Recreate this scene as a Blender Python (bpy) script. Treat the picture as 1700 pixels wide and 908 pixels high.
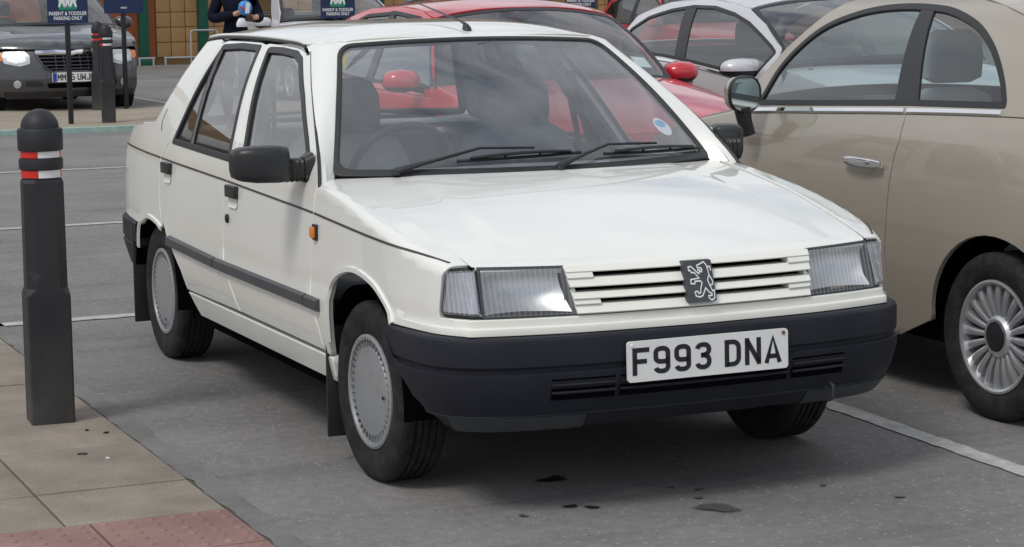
import bpy, bmesh, math, random
import numpy as np
from mathutils import Vector, Matrix
from mathutils.geometry import delaunay_2d_cdt
R = math.radians
PI = math.pi
random.seed(7)
rng = np.random.default_rng(7)
sc = bpy.context.scene
for _o in list(bpy.data.objects):
    bpy.data.objects.remove(_o, do_unlink=True)
COL = sc.collection

# ------------------------------------------------------------------ camera
CAM = np.array([6.01872816, -2.95761277, 1.50161060])
YAW, PITCH, ROLL, FPX = 2.72075566, -0.134387027, -0.0124574302, 3519.30248
_d = np.array([math.cos(PITCH)*math.cos(YAW), math.cos(PITCH)*math.sin(YAW), math.sin(PITCH)])
_r = np.cross(_d, [0, 0, 1]); _r /= np.linalg.norm(_r); _u = np.cross(_r, _d)
_r2 = math.cos(ROLL)*_r + math.sin(ROLL)*_u; _u2 = -math.sin(ROLL)*_r + math.cos(ROLL)*_u
cd = bpy.data.cameras.new('camera'); cam = bpy.data.objects.new('camera', cd); COL.objects.link(cam)
cd.sensor_width = 36; cd.sensor_fit = 'HORIZONTAL'; cd.lens = 36*FPX/1700
cd.clip_start = 0.05; cd.clip_end = 2000
M = Matrix(((_r2[0], _u2[0], -_d[0], CAM[0]), (_r2[1], _u2[1], -_d[1], CAM[1]), (_r2[2], _u2[2], -_d[2], CAM[2]), (0, 0, 0, 1)))
cam.matrix_world = M
sc.camera = cam

# ------------------------------------------------------------------ sky, sun, exposure
SUN_EL, SUN_AZ = R(52), R(-62)      # azimuth measured from +x towards +y
w = bpy.data.worlds.new('World'); sc.world = w; w.use_nodes = True
nt = w.node_tree; bg = nt.nodes['Background']
sky = nt.nodes.new('ShaderNodeTexSky'); sky.sky_type = 'NISHITA'; sky.sun_disc = False
sky.sun_elevation = SUN_EL; sky.sun_rotation = PI/2 - SUN_AZ
sky.air_density = 1.0; sky.dust_density = 1.5
tc = nt.nodes.new('ShaderNodeTexCoord')
mp = nt.nodes.new('ShaderNodeMapping'); mp.inputs['Scale'].default_value = (1, 1, 2.6)
nz = nt.nodes.new('ShaderNodeTexNoise'); nz.inputs['Scale'].default_value = 2.1; nz.inputs['Detail'].default_value = 9
nz.inputs['Roughness'].default_value = .56; nz.inputs['Distortion'].default_value = .35
nt.links.new(tc.outputs['Generated'], mp.inputs['Vector']); nt.links.new(mp.outputs['Vector'], nz.inputs['Vector'])
cr = nt.nodes.new('ShaderNodeValToRGB')
cr.color_ramp.elements[0].position = .36; cr.color_ramp.elements[0].color = (0, 0, 0, 1)
cr.color_ramp.elements[1].position = .52; cr.color_ramp.elements[1].color = (1, 1, 1, 1)
nt.links.new(nz.outputs['Fac'], cr.inputs['Fac'])
cr2 = nt.nodes.new('ShaderNodeValToRGB')      # cloud shading: lighter tops, greyer cores
cr2.color_ramp.elements[0].position = .42; cr2.color_ramp.elements[0].color = (10.2, 10.4, 10.8, 1)
cr2.color_ramp.elements[1].position = .72; cr2.color_ramp.elements[1].color = (5.0, 5.3, 5.9, 1)
nt.links.new(nz.outputs['Fac'], cr2.inputs['Fac'])
mx = nt.nodes.new('ShaderNodeMixRGB'); nt.links.new(cr.outputs['Color'], mx.inputs['Fac'])
nt.links.new(sky.outputs['Color'], mx.inputs['Color1']); nt.links.new(cr2.outputs['Color'], mx.inputs['Color2'])
nt.links.new(mx.outputs['Color'], bg.inputs['Color']); bg.inputs['Strength'].default_value = 0.10
sl = bpy.data.lights.new('sun', 'SUN'); sl.energy = 1.5; sl.angle = R(16); sl.color = (1, .965, .9)
sun = bpy.data.objects.new('sun', sl); COL.objects.link(sun)
_sd = Vector((math.cos(SUN_EL)*math.cos(SUN_AZ), math.cos(SUN_EL)*math.sin(SUN_AZ), math.sin(SUN_EL)))
sun.rotation_euler = _sd.to_track_quat('Z', 'Y').to_euler(); sun.location = (0, 0, 30)
sc.view_settings.view_transform = 'Standard'; sc.view_settings.look = 'None'
sc.view_settings.exposure = -0.03; sc.view_settings.gamma = 1; sc.view_settings.use_curve_mapping = False
sc.render.engine = 'CYCLES'
sc.cycles.max_bounces = 10; sc.cycles.transparent_max_bounces = 24; sc.cycles.glossy_bounces = 5

# ------------------------------------------------------------------ materials
MATS = {}
def _new(name):
    m = bpy.data.materials.new(name); m.use_nodes = True; MATS[name] = m
    return m, m.node_tree, m.node_tree.nodes['Principled BSDF']
def mat(name, col, rough=.5, metal=0., coat=0., spec=.5, var=.0, vscale=8., bump=0., bscale=60., coat_rough=.03, emit=None, var2=0., v2scale=1.5, sheen=0., wear=None, grime=None):
    m, t, p = _new(name)
    p.inputs['Base Color'].default_value = (*col, 1); p.inputs['Roughness'].default_value = rough
    p.inputs['Metallic'].default_value = metal; p.inputs['Coat Weight'].default_value = coat
    p.inputs['Coat Roughness'].default_value = coat_rough; p.inputs['Specular IOR Level'].default_value = spec
    p.inputs['Sheen Weight'].default_value = sheen
    co = t.nodes.new('ShaderNodeTexCoord')
    last = None
    for v, s, det in ((var, vscale, 6), (var2, v2scale, 4)):
        if v <= 0: continue
        n = t.nodes.new('ShaderNodeTexNoise'); n.inputs['Scale'].default_value = s; n.inputs['Detail'].default_value = det
        t.links.new(co.outputs['Object'], n.inputs['Vector'])
        r = t.nodes.new('ShaderNodeMapRange'); r.inputs['From Min'].default_value = .3; r.inputs['From Max'].default_value = .7
        r.inputs['To Min'].default_value = 1-v; r.inputs['To Max'].default_value = 1+v
        t.links.new(n.outputs['Fac'], r.inputs['Value'])
        x = t.nodes.new('ShaderNodeMixRGB'); x.blend_type = 'MULTIPLY'; x.inputs['Fac'].default_value = 1
        if last is None: x.inputs['Color1'].default_value = (*col, 1)
        else: t.links.new(last, x.inputs['Color1'])
        t.links.new(r.outputs['Result'], x.inputs['Color2']); last = x.outputs['Color']
        t.links.new(last, p.inputs['Base Color'])
        rr = t.nodes.new('ShaderNodeMapRange'); rr.inputs['To Min'].default_value = max(0, rough*.85); rr.inputs['To Max'].default_value = min(1, rough*1.2)
        t.links.new(n.outputs['Fac'], rr.inputs['Value']); t.links.new(rr.outputs['Result'], p.inputs['Roughness'])
    def layer(fac, colr, cur):
        x = t.nodes.new('ShaderNodeMixRGB'); t.links.new(fac, x.inputs['Fac']); x.inputs['Color2'].default_value = (*colr, 1)
        if cur is None: x.inputs['Color1'].default_value = (*col, 1)
        else: t.links.new(cur, x.inputs['Color1'])
        t.links.new(x.outputs['Color'], p.inputs['Base Color']); return x.outputs['Color']
    if wear:      # pale scuffs: colour, noise scale, threshold, strength
        n = t.nodes.new('ShaderNodeTexNoise'); n.inputs['Scale'].default_value = wear[1]; n.inputs['Detail'].default_value = 9; n.inputs['Roughness'].default_value = .7
        t.links.new(co.outputs['Object'], n.inputs['Vector'])
        r = t.nodes.new('ShaderNodeMapRange'); r.inputs['From Min'].default_value = wear[2]; r.inputs['From Max'].default_value = wear[2]+.12; r.inputs['To Max'].default_value = wear[3]
        t.links.new(n.outputs['Fac'], r.inputs['Value']); last = layer(r.outputs['Result'], wear[0], last)
    if grime:     # road film thrown up on the lower panels: colour, height it fades out at, strength
        sx = t.nodes.new('ShaderNodeSeparateXYZ'); t.links.new(co.outputs['Object'], sx.inputs[0])
        n = t.nodes.new('ShaderNodeTexNoise'); n.inputs['Scale'].default_value = 6; n.inputs['Detail'].default_value = 8; t.links.new(co.outputs['Object'], n.inputs['Vector'])
        r = t.nodes.new('ShaderNodeMapRange'); r.inputs['From Min'].default_value = grime[1]; r.inputs['From Max'].default_value = grime[1]-.3; r.inputs['To Max'].default_value = grime[2]
        t.links.new(sx.outputs['Z'], r.inputs['Value'])
        m_ = t.nodes.new('ShaderNodeMath'); m_.operation = 'MULTIPLY'; t.links.new(r.outputs['Result'], m_.inputs[0]); t.links.new(n.outputs['Fac'], m_.inputs[1])
        last = layer(m_.outputs[0], grime[0], last)
    if bump > 0:
        n = t.nodes.new('ShaderNodeTexNoise'); n.inputs['Scale'].default_value = bscale; n.inputs['Detail'].default_value = 5
        t.links.new(co.outputs['Object'], n.inputs['Vector'])
        b = t.nodes.new('ShaderNodeBump'); b.inputs['Strength'].default_value = bump; b.inputs['Distance'].default_value = .01
        t.links.new(n.outputs['Fac'], b.inputs['Height']); t.links.new(b.outputs['Normal'], p.inputs['Normal'])
    if emit: p.inputs['Emission Color'].default_value = (*emit, 1)
    return m
def glass(name, tint, base=.05, rough=.0, film=.0, filmcol=(.5, .52, .55)):
    """thin pane: tinted see-through, mirror-like towards grazing, a thin pale diffuse film"""
    m, t, p = _new(name); t.nodes.remove(p)
    out = t.nodes['Material Output']
    tr = t.nodes.new('ShaderNodeBsdfTransparent'); tr.inputs['Color'].default_value = (*tint, 1)
    gl = t.nodes.new('ShaderNodeBsdfGlossy'); gl.inputs['Roughness'].default_value = rough
    lw = t.nodes.new('ShaderNodeLayerWeight'); lw.inputs['Blend'].default_value = .5
    pw = t.nodes.new('ShaderNodeMath'); pw.operation = 'POWER'; pw.inputs[1].default_value = 3.
    t.links.new(lw.outputs['Facing'], pw.inputs[0])
    mr = t.nodes.new('ShaderNodeMapRange'); mr.inputs['To Min'].default_value = base; mr.inputs['To Max'].default_value = 1
    t.links.new(pw.outputs[0], mr.inputs['Value'])
    last = tr.outputs[0]
    if film > 0:
        df = t.nodes.new('ShaderNodeBsdfDiffuse'); df.inputs['Color'].default_value = (*filmcol, 1)
        co = t.nodes.new('ShaderNodeTexCoord'); n = t.nodes.new('ShaderNodeTexNoise'); n.inputs['Scale'].default_value = 4.; n.inputs['Detail'].default_value = 8
        t.links.new(co.outputs['Object'], n.inputs['Vector'])
        fr = t.nodes.new('ShaderNodeMapRange'); fr.inputs['From Min'].default_value = .3; fr.inputs['From Max'].default_value = .7
        fr.inputs['To Min'].default_value = film*.7; fr.inputs['To Max'].default_value = film*1.3
        t.links.new(n.outputs['Fac'], fr.inputs['Value'])
        mf = t.nodes.new('ShaderNodeMixShader'); t.links.new(fr.outputs['Result'], mf.inputs['Fac'])
        t.links.new(last, mf.inputs[1]); t.links.new(df.outputs[0], mf.inputs[2]); last = mf.outputs[0]
    mm = t.nodes.new('ShaderNodeMixShader'); t.links.new(mr.outputs['Result'], mm.inputs['Fac'])
    t.links.new(last, mm.inputs[1]); t.links.new(gl.outputs[0], mm.inputs[2]); t.links.new(mm.outputs[0], out.inputs['Surface'])
    return m
def ribbed(name, tint, scale, base=.08, axis='y', milk=.2):
    m = glass(name, tint, base, .04)
    t = m.node_tree
    co = t.nodes.new('ShaderNodeTexCoord'); wv = t.nodes.new('ShaderNodeTexWave'); wv.bands_direction = axis.upper()
    wv.inputs['Scale'].default_value = scale; wv.inputs['Distortion'].default_value = .4
    t.links.new(co.outputs['Object'], wv.inputs['Vector'])
    b = t.nodes.new('ShaderNodeBump'); b.inputs['Strength'].default_value = .7; b.inputs['Distance'].default_value = .006
    t.links.new(wv.outputs['Fac'], b.inputs['Height'])
    for n in list(t.nodes):
        if n.type in ('BSDF_GLOSSY',): t.links.new(b.outputs['Normal'], n.inputs['Normal'])
    out = t.nodes['Material Output']; src = out.inputs['Surface'].links[0].from_socket      # moulded ribs scatter some light
    df = t.nodes.new('ShaderNodeBsdfDiffuse'); df.inputs['Color'].default_value = (.70, .71, .73, 1); t.links.new(b.outputs['Normal'], df.inputs['Normal'])
    mr = t.nodes.new('ShaderNodeMapRange'); mr.inputs['To Min'].default_value = milk*.45; mr.inputs['To Max'].default_value = milk*1.5; t.links.new(wv.outputs['Fac'], mr.inputs['Value'])
    mx_ = t.nodes.new('ShaderNodeMixShader'); t.links.new(mr.outputs['Result'], mx_.inputs['Fac']); t.links.new(src, mx_.inputs[1]); t.links.new(df.outputs[0], mx_.inputs[2]); t.links.new(mx_.outputs[0], out.inputs['Surface'])
    return m

mat('white_paint', (.80, .806, .760), .36, coat=1., var=.012, vscale=3, var2=.02, v2scale=.9, coat_rough=.012, grime=((.36, .32, .26), .62, .42))
mat('white_trim', (.79, .79, .72), .42, coat=.4, var=.02, vscale=12)
mat('bumper_plastic', (.0135, .015, .022), .5, spec=.26, var=.18, vscale=7, bump=.04, bscale=400, var2=.12, v2scale=2)
mat('bumper_lip', (.040, .046, .053), .5, spec=.4, var=.2, vscale=9)
mat('black_plastic', (.018, .019, .021), .38, var=.15, vscale=9)
mat('black_rubber', (.016, .017, .018), .45, var=.1, vscale=10)
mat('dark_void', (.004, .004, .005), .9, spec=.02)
mat('rub_strip', (.055, .06, .066), .5, var=.15, vscale=12)
mat('stripe_brown', (.055, .042, .03), .5)
mat('tyre', (.016, .016, .017), .78, spec=.25, var=.25, vscale=14, bump=.15, bscale=90, wear=((.050, .046, .040), 22., .46, .4))
mat('hubcap_silver', (.31, .32, .33), .42, metal=.35, var=.06, vscale=6, wear=((.16, .14, .12), 16., .54, .25))
mat('alloy_silver', (.62, .63, .65), .3, metal=.75, var=.06, vscale=6)
mat('chrome', (.85, .86, .87), .07, metal=1.)
mat('reflector', (.80, .81, .82), .40, metal=.9, bump=.15, bscale=22)
mat('reflector_grey', (.55, .56, .58), .34, metal=.6, bump=.2, bscale=30)
mat('interior_dark', (.035, .038, .042), .8, var=.2, vscale=20)
mat('interior_grey', (.19, .20, .215), .85, var=.15, vscale=16, bump=.1, bscale=200)
mat('headlining', (.33, .33, .33), .9)
mat('fabric_brown', (.15, .065, .04), .9, var=.15)
mat('shelf_grey', (.42, .43, .44), .8)
mat('belt', (.02, .02, .022), .7)
mat('plate_white', (.76, .76, .74), .42, var=.03, vscale=20)
mat('plate_black', (.012, .012, .016), .4)
mat('plate_blue', (.01, .06, .36), .4)
mat('screw_rust', (.22, .12, .07), .6, metal=.4)
mat('amber', (.75, .22, .01), .25, coat=.6)
mat('red_lens', (.45, .01, .01), .2, coat=.8)
mat('paper_white', (.72, .76, .80), .5)
mat('paper_blue', (.16, .42, .62), .5)
mat('paper_yellow', (.55, .42, .06), .6)
mat('red_paint', (.56, .014, .028), .30, metal=.1, coat=1., var=.03, vscale=2)
mat('silver_paint', (.60, .61, .635), .34, metal=.15, coat=1., var=.02, vscale=2)
mat('bluesilver_paint', (.30, .34, .40), .34, metal=.5, coat=1., var=.02, vscale=2)
mat('beige_paint', (.37, .328, .270), .36, metal=.2, coat=1., var=.015, vscale=2)
mat('grey_paint', (.060, .062, .066), .33, metal=.45, coat=1., var=.03, vscale=2)
mat('bollard_black', (.014, .015, .018), .55, var=.3, vscale=9, bump=.06, bscale=150, var2=.25, v2scale=2.5, wear=((.08, .08, .085), 11., .58, .35), grime=((.12, .11, .095), .35, .5))
mat('reflect_red', (.62, .02, .015), .4, var=.08)
mat('reflect_white', (.74, .74, .72), .4, var=.06)
mat('post_black', (.012, .013, .015), .5, var=.2)
mat('sign_navy', (.008, .022, .085), .42, var=.05)
mat('sign_green', (.004, .24, .13), .42)
mat('sign_white', (.78, .78, .78), .5)
mat('column_green', (.004, .085, .05), .45, var=.1)
mat('tile_tan', (.52, .30, .125), .7, var=.1, vscale=3, bump=.05)
mat('terracotta', (.36, .10, .035), .75, var=.12, vscale=4)
mat('joint_dark', (.27, .16, .07), .9, var=.08, vscale=2)
mat('fascia_white', (.62, .62, .58), .6, var=.05)
mat('galvanised', (.48, .49, .49), .38, metal=.7, var=.1)
mat('skin', (.52, .30, .22), .55, var=.05)
mat('navy_cloth', (.004, .006, .016), .9, var=.3, vscale=14, spec=.2, bump=.4, bscale=14)
mat('denim', (.03, .045, .09), .85, var=.2)
mat('shoe_dark', (.03, .028, .026), .6)
mat('hair_brown', (.06, .035, .02), .6)
mat('toy_blue', (.05, .25, .62), .4); mat('toy_white', (.75, .76, .78), .4); mat('toy_red', (.6, .03, .03), .4)
mat('line_white', (.40, .40, .385), .8, var=.2, vscale=22, bump=.15, bscale=120, var2=.12, v2scale=4)
mat('kerb_green', (.29, .43, .38), .7, var=.18, vscale=8)
mat('kerb_stone', (.26, .235, .20), .85, var=.15, vscale=14, bump=.2, bscale=90)
mat('far_pavement', (.30, .255, .20), .85, var=.12, vscale=4, bump=.1, var2=.1, v2scale=.7)
mat('litter_white', (.62, .61, .58), .8); mat('litter_dark', (.03, .025, .02), .9)
glass('windscreen_glass', (.92, .94, .95), .055, film=.105, filmcol=(.64, .69, .76))  # bluish film colour imitates the milky sky reflection
glass('side_glass', (.58, .60, .58), .06, film=.02)
glass('rear_glass', (.92, .94, .94), .05, film=.02)
glass('green_glass', (.82, .90, .87), .07, film=.035)
glass('quarter_glass', (.68, .78, .79), .08, film=.03)
mat('slab_joint', (.075, .066, .054), .95)
glass('dark_glass', (.16, .18, .18), .06, film=.02)
ribbed('lens_clear', (.90, .91, .92), 21., .06, milk=.11); ribbed('lens_ribbed', (.84, .85, .88), 32., .06, 'y', milk=.2)
mat('mirror_glass', (.60, .68, .66), .015, metal=1.)

def asphalt():
    m, t, p = _new('asphalt'); N = t.nodes; L = t.links
    co = N.new('ShaderNodeTexCoord')
    def noise(s, d, rough=.6):
        n = N.new('ShaderNodeTexNoise'); n.inputs['Scale'].default_value = s; n.inputs['Detail'].default_value = d; n.inputs['Roughness'].default_value = rough
        L.new(co.outputs['Object'], n.inputs['Vector']); return n
    def ramp(src, a, b, ca, cb):
        r = N.new('ShaderNodeValToRGB'); r.color_ramp.elements[0].position = a; r.color_ramp.elements[1].position = b
        r.color_ramp.elements[0].color = (*ca, 1); r.color_ramp.elements[1].color = (*cb, 1); L.new(src, r.inputs['Fac']); return r.outputs['Color']
    def mul(a, b, f=1., mode='MULTIPLY'):
        x = N.new('ShaderNodeMixRGB'); x.blend_type = mode; x.inputs['Fac'].default_value = f; L.new(a, x.inputs['Color1']); L.new(b, x.inputs['Color2']); return x.outputs['Color']
    fine = noise(170, 4, .75); mid = noise(22, 8); big = noise(.8, 7, .6); str_ = noise(.35, 5)
    c = ramp(fine.outputs['Fac'], .28, .72, (.145, .142, .138), (.300, .294, .286))
    c = mul(c, ramp(mid.outputs['Fac'], .3, .7, (.84, .84, .84), (1.12, 1.12, 1.12)))
    c = mul(c, ramp(big.outputs['Fac'], .32, .68, (.78, .78, .79), (1.13, 1.12, 1.11)))
    c = mul(c, ramp(str_.outputs['Fac'], .35, .65, (.9, .9, .9), (1.06, 1.06, 1.06)))
    mpg = N.new('ShaderNodeMapping'); mpg.inputs['Scale'].default_value = (3.2, .35, 1); L.new(co.outputs['Object'], mpg.inputs['Vector'])
    stk = N.new('ShaderNodeTexNoise'); stk.inputs['Scale'].default_value = 1.6; stk.inputs['Detail'].default_value = 8; stk.inputs['Roughness'].default_value = .62; L.new(mpg.outputs['Vector'], stk.inputs['Vector'])
    c = mul(c, ramp(stk.outputs['Fac'], .30, .50, (.80, .80, .80), (1, 1, 1)))
    # pale chips and stones
    v = N.new('ShaderNodeTexVoronoi'); v.inputs['Scale'].default_value = 120; L.new(co.outputs['Object'], v.inputs['Vector'])
    sep = N.new('ShaderNodeSeparateColor'); L.new(v.outputs['Color'], sep.inputs[0])
    gt = N.new('ShaderNodeMath'); gt.operation = 'GREATER_THAN'; gt.inputs[1].default_value = .982; L.new(sep.outputs[0], gt.inputs[0])
    x = N.new('ShaderNodeMixRGB'); L.new(gt.outputs[0], x.inputs['Fac']); L.new(c, x.inputs['Color1']); x.inputs['Color2'].default_value = (.32, .312, .30, 1)
    L.new(x.outputs['Color'], p.inputs['Base Color']); p.inputs['Roughness'].default_value = .82; p.inputs['Specular IOR Level'].default_value = .35
    b = N.new('ShaderNodeBump'); b.inputs['Strength'].default_value = .5; b.inputs['Distance'].default_value = .006
    b2 = N.new('ShaderNodeBump'); b2.inputs['Strength'].default_value = .25; b2.inputs['Distance'].default_value = .02
    L.new(mid.outputs['Fac'], b2.inputs['Height']); L.new(fine.outputs['Fac'], b.inputs['Height']); L.new(b2.outputs['Normal'], b.inputs['Normal'])
    L.new(b.outputs['Normal'], p.inputs['Normal'])
asphalt()
def slabmat(name, a, b, blot):
    m, t, p = _new(name); N = t.nodes; L = t.links
    co = N.new('ShaderNodeTexCoord'); oi = N.new('ShaderNodeObjectInfo')
    geo = N.new('ShaderNodeNewGeometry')
    n = N.new('ShaderNodeTexNoise'); n.inputs['Scale'].default_value = 140; n.inputs['Detail'].default_value = 5; n.inputs['Roughness'].default_value = .8
    n2 = N.new('ShaderNodeTexNoise'); n2.inputs['Scale'].default_value = 4.5; n2.inputs['Detail'].default_value = 7
    for q in (n, n2): L.new(geo.outputs['Position'], q.inputs['Vector'])
    r = N.new('ShaderNodeValToRGB'); r.color_ramp.elements[0].position = .3; r.color_ramp.elements[1].position = .7
    r.color_ramp.elements[0].color = (*a, 1); r.color_ramp.elements[1].color = (*b, 1); L.new(n.outputs['Fac'], r.inputs['Fac'])
    mr = N.new('ShaderNodeMapRange'); mr.inputs['From Min'].default_value = .3; mr.inputs['From Max'].default_value = .7; mr.inputs['To Min'].default_value = 1-blot; mr.inputs['To Max'].default_value = 1+blot*.6
    L.new(n2.outputs['Fac'], mr.inputs['Value'])
    x = N.new('ShaderNodeMixRGB'); x.blend_type = 'MULTIPLY'; x.inputs['Fac'].default_value = 1; L.new(r.outputs['Color'], x.inputs['Color1']); L.new(mr.outputs['Result'], x.inputs['Color2'])
    hv = N.new('ShaderNodeMapRange'); hv.inputs['To Min'].default_value = .92; hv.inputs['To Max'].default_value = 1.06; L.new(oi.outputs['Random'], hv.inputs['Value'])
    y = N.new('ShaderNodeMixRGB'); y.blend_type = 'MULTIPLY'; y.inputs['Fac'].default_value = 1; L.new(x.outputs['Color'], y.inputs['Color1']); L.new(hv.outputs['Result'], y.inputs['Color2'])
    L.new(y.outputs['Color'], p.inputs['Base Color']); p.inputs['Roughness'].default_value = .85; p.inputs['Specular IOR Level'].default_value = .3
    bb = N.new('ShaderNodeBump'); bb.inputs['Strength'].default_value = .35; bb.inputs['Distance'].default_value = .004; L.new(n.outputs['Fac'], bb.inputs['Height']); L.new(bb.outputs['Normal'], p.inputs['Normal'])
slabmat('slab', (.20, .170, .140), (.335, .296, .250), .2)
slabmat('tactile', (.23, .135, .118), (.36, .225, .20), .18)
slabmat('patch_asphalt', (.125, .123, .12), (.25, .245, .238), .2)

def soft(name, col):
    m, t, b = _new(name); b.inputs['Base Color'].default_value = (*col, 1); b.inputs['Roughness'].default_value = .75; b.inputs['Specular IOR Level'].default_value = .15
    at = t.nodes.new('ShaderNodeAttribute'); at.attribute_name = 'soak'
    co = t.nodes.new('ShaderNodeTexCoord'); n = t.nodes.new('ShaderNodeTexNoise'); n.inputs['Scale'].default_value = 70; n.inputs['Detail'].default_value = 5; t.links.new(co.outputs['Object'], n.inputs['Vector'])
    a = t.nodes.new('ShaderNodeMath'); a.operation = 'MULTIPLY_ADD'; t.links.new(at.outputs['Fac'], a.inputs[0]); a.inputs[1].default_value = 2.1; t.links.new(n.outputs['Fac'], a.inputs[2])
    r = t.nodes.new('ShaderNodeMapRange'); r.inputs['From Min'].default_value = .75; r.inputs['From Max'].default_value = 1.45; t.links.new(a.outputs[0], r.inputs['Value']); t.links.new(r.outputs['Result'], b.inputs['Alpha'])
soft('oil', (.018, .018, .017)); soft('stain', (.085, .082, .076))

# ------------------------------------------------------------------ mesh helpers
def link(o, parent=None):
    COL.objects.link(o)
    if parent is not None: o.parent = parent
    return o
def tag(o, label=None, cat=None, group=None, kind=None):
    if label: o['label'] = label
    if cat: o['category'] = cat
    if group: o['group'] = group
    if kind: o['kind'] = kind
    return o
def empty(name, loc=(0, 0, 0), rz=0):
    o = bpy.data.objects.new(name, None); o.location = loc; o.rotation_euler = (0, 0, rz); o.empty_display_size = .2
    COL.objects.link(o); return o
def copy_tree(o, parent=None):
    c = o.copy(); COL.objects.link(c); c.parent = parent
    for ch in list(o.children): copy_tree(ch, c)
    return c
class MB:
    def __init__(s): s.v = []; s.f = []
    def add(s, v, f):
        k = len(s.v); s.v += [tuple(map(float, q)) for q in v]; s.f += [tuple(i+k for i in q) for q in f]; return s
    def box(s, c, d, rz=0, bev=0., rot=None):
        bm = bmesh.new(); bmesh.ops.create_cube(bm, size=1)
        bmesh.ops.scale(bm, vec=d, verts=bm.verts)
        if bev > 0: bmesh.ops.bevel(bm, geom=bm.edges[:], offset=bev, segments=2, profile=.6, affect='EDGES')
        m = (rot.to_4x4() if rot is not None else Matrix.Rotation(rz, 4, 'Z')); m.translation = Vector(c)
        bmesh.ops.transform(bm, matrix=m, verts=bm.verts)
        bm.verts.index_update()
        s.add([v.co for v in bm.verts], [[v.index for v in f.verts] for f in bm.faces]); bm.free(); return s
    def tube(s, path, r, n=8, closed=False, caps=True, flat=None):
        P = [Vector(p) for p in path]; rs = r if isinstance(r, (list, tuple)) else [r]*len(P)
        T = []
        for i in range(len(P)):
            a = P[i-1] if (i > 0 or closed) else P[i]; b = P[(i+1) % len(P)] if (i < len(P)-1 or closed) else P[i]
            T.append((b-a).normalized())
        up = Vector((0, 0, 1)) if abs(T[0].z) < .9 else Vector((1, 0, 0))
        N = T[0].cross(up).normalized(); k = len(s.v)
        for i, p in enumerate(P):
            N = (N - T[i]*N.dot(T[i])).normalized(); B = T[i].cross(N)
            for j in range(n):
                a = 2*PI*j/n; s.v.append(tuple(p + (N*math.cos(a) + B*math.sin(a)*(flat or 1))*rs[i]))
        m = len(P)
        for i in range(m if closed else m-1):
            for j in range(n):
                a = k+i*n+j; b = k+i*n+(j+1) % n; c = k+((i+1) % m)*n+(j+1) % n; d = k+((i+1) % m)*n+j
                s.f.append((a, b, c, d))
        if caps and not closed:
            s.f.append(tuple(k+j for j in range(n))[::-1]); s.f.append(tuple(k+(m-1)*n+j for j in range(n)))
        return s
    def lathe(s, prof, c=(0, 0, 0), axis='z', seg=32, closed=False):
        """prof: (radius, height along the axis)"""
        k = len(s.v); n = len(prof)
        for j in range(seg):
            a = 2*PI*j/seg
            for r, h in prof:
                if axis == 'z': q = (r*math.cos(a), r*math.sin(a), h)
                else: q = (r*math.cos(a), h, r*math.sin(a))
                s.v.append((q[0]+c[0], q[1]+c[1], q[2]+c[2]))
        for j in range(seg):
            for i in range(n if closed else n-1):
                i2 = (i+1) % n
                s.f.append((k+j*n+i, k+j*n+i2, k+((j+1) % seg)*n+i2, k+((j+1) % seg)*n+i))
        return s
    def loft(s, loops, caps=True, closed=True):
        k = len(s.v); n = len(loops[0])
        for l in loops: s.v += [tuple(map(float, p)) for p in l]
        for i in range(len(loops)-1):
            for j in range(n if closed else n-1):
                s.f.append((k+i*n+j, k+i*n+(j+1) % n, k+(i+1)*n+(j+1) % n, k+(i+1)*n+j))
        if caps and closed:
            s.f.append(tuple(k+j for j in range(n))[::-1]); s.f.append(tuple(k+(len(loops)-1)*n+j for j in range(n)))
        return s
    def prism(s, poly, fn, h0, h1):
        """poly 2d, fn(a,b,h)->xyz"""
        n = len(poly); k = len(s.v)
        for h in (h0, h1): s.v += [tuple(map(float, fn(a, b, h))) for a, b in poly]
        s.f.append(tuple(k+i for i in range(n))[::-1]); s.f.append(tuple(k+n+i for i in range(n)))
        for i in range(n): s.f.append((k+i, k+(i+1) % n, k+n+(i+1) % n, k+n+i))
        return s
    def build(s, name, m, parent=None, angle=35, subd=0, fix=True):
        me = bpy.data.meshes.new(name); me.from_pydata(s.v, [], s.f); me.update()
        if fix:
            bm = bmesh.new(); bm.from_mesh(me); bmesh.ops.recalc_face_normals(bm, faces=bm.faces); bm.to_mesh(me); bm.free()
        ms = m if isinstance(m, (list, tuple)) else [m]
        for q in ms: me.materials.append(MATS[q])
        if angle:
            me.shade_smooth(); me.set_sharp_from_angle(angle=R(angle))
        o = bpy.data.objects.new(name, me)
        if subd:
            md = o.modifiers.new('s', 'SUBSURF'); md.levels = subd; md.render_levels = subd
        return link(o, parent)

def pchip(xs, ys):
    xs = np.array(xs, float); ys = np.array(ys, float); h = np.diff(xs); dl = np.diff(ys)/h
    m = np.zeros_like(ys); m[0] = dl[0]; m[-1] = dl[-1]
    for i in range(1, len(xs)-1):
        if dl[i-1]*dl[i] > 0:
            w1 = 2*h[i]+h[i-1]; w2 = h[i]+2*h[i-1]; m[i] = (w1+w2)/(w1/dl[i-1]+w2/dl[i])
    def f(x):
        x = np.asarray(x, float); q = np.clip(np.searchsorted(xs, x)-1, 0, len(h)-1)
        xc = np.clip(x, xs[0], xs[-1])
        t = (xc-xs[q])/h[q]
        y = ((1+2*t)*(1-t)**2*ys[q] + t*(1-t)**2*h[q]*m[q] + t*t*(3-2*t)*ys[q+1] + t*t*(t-1)*h[q]*m[q+1])
        return y + np.where(x < xs[0], (x-xs[0])*m[0], 0) + np.where(x > xs[-1], (x-xs[-1])*m[-1], 0)
    return f
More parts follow.
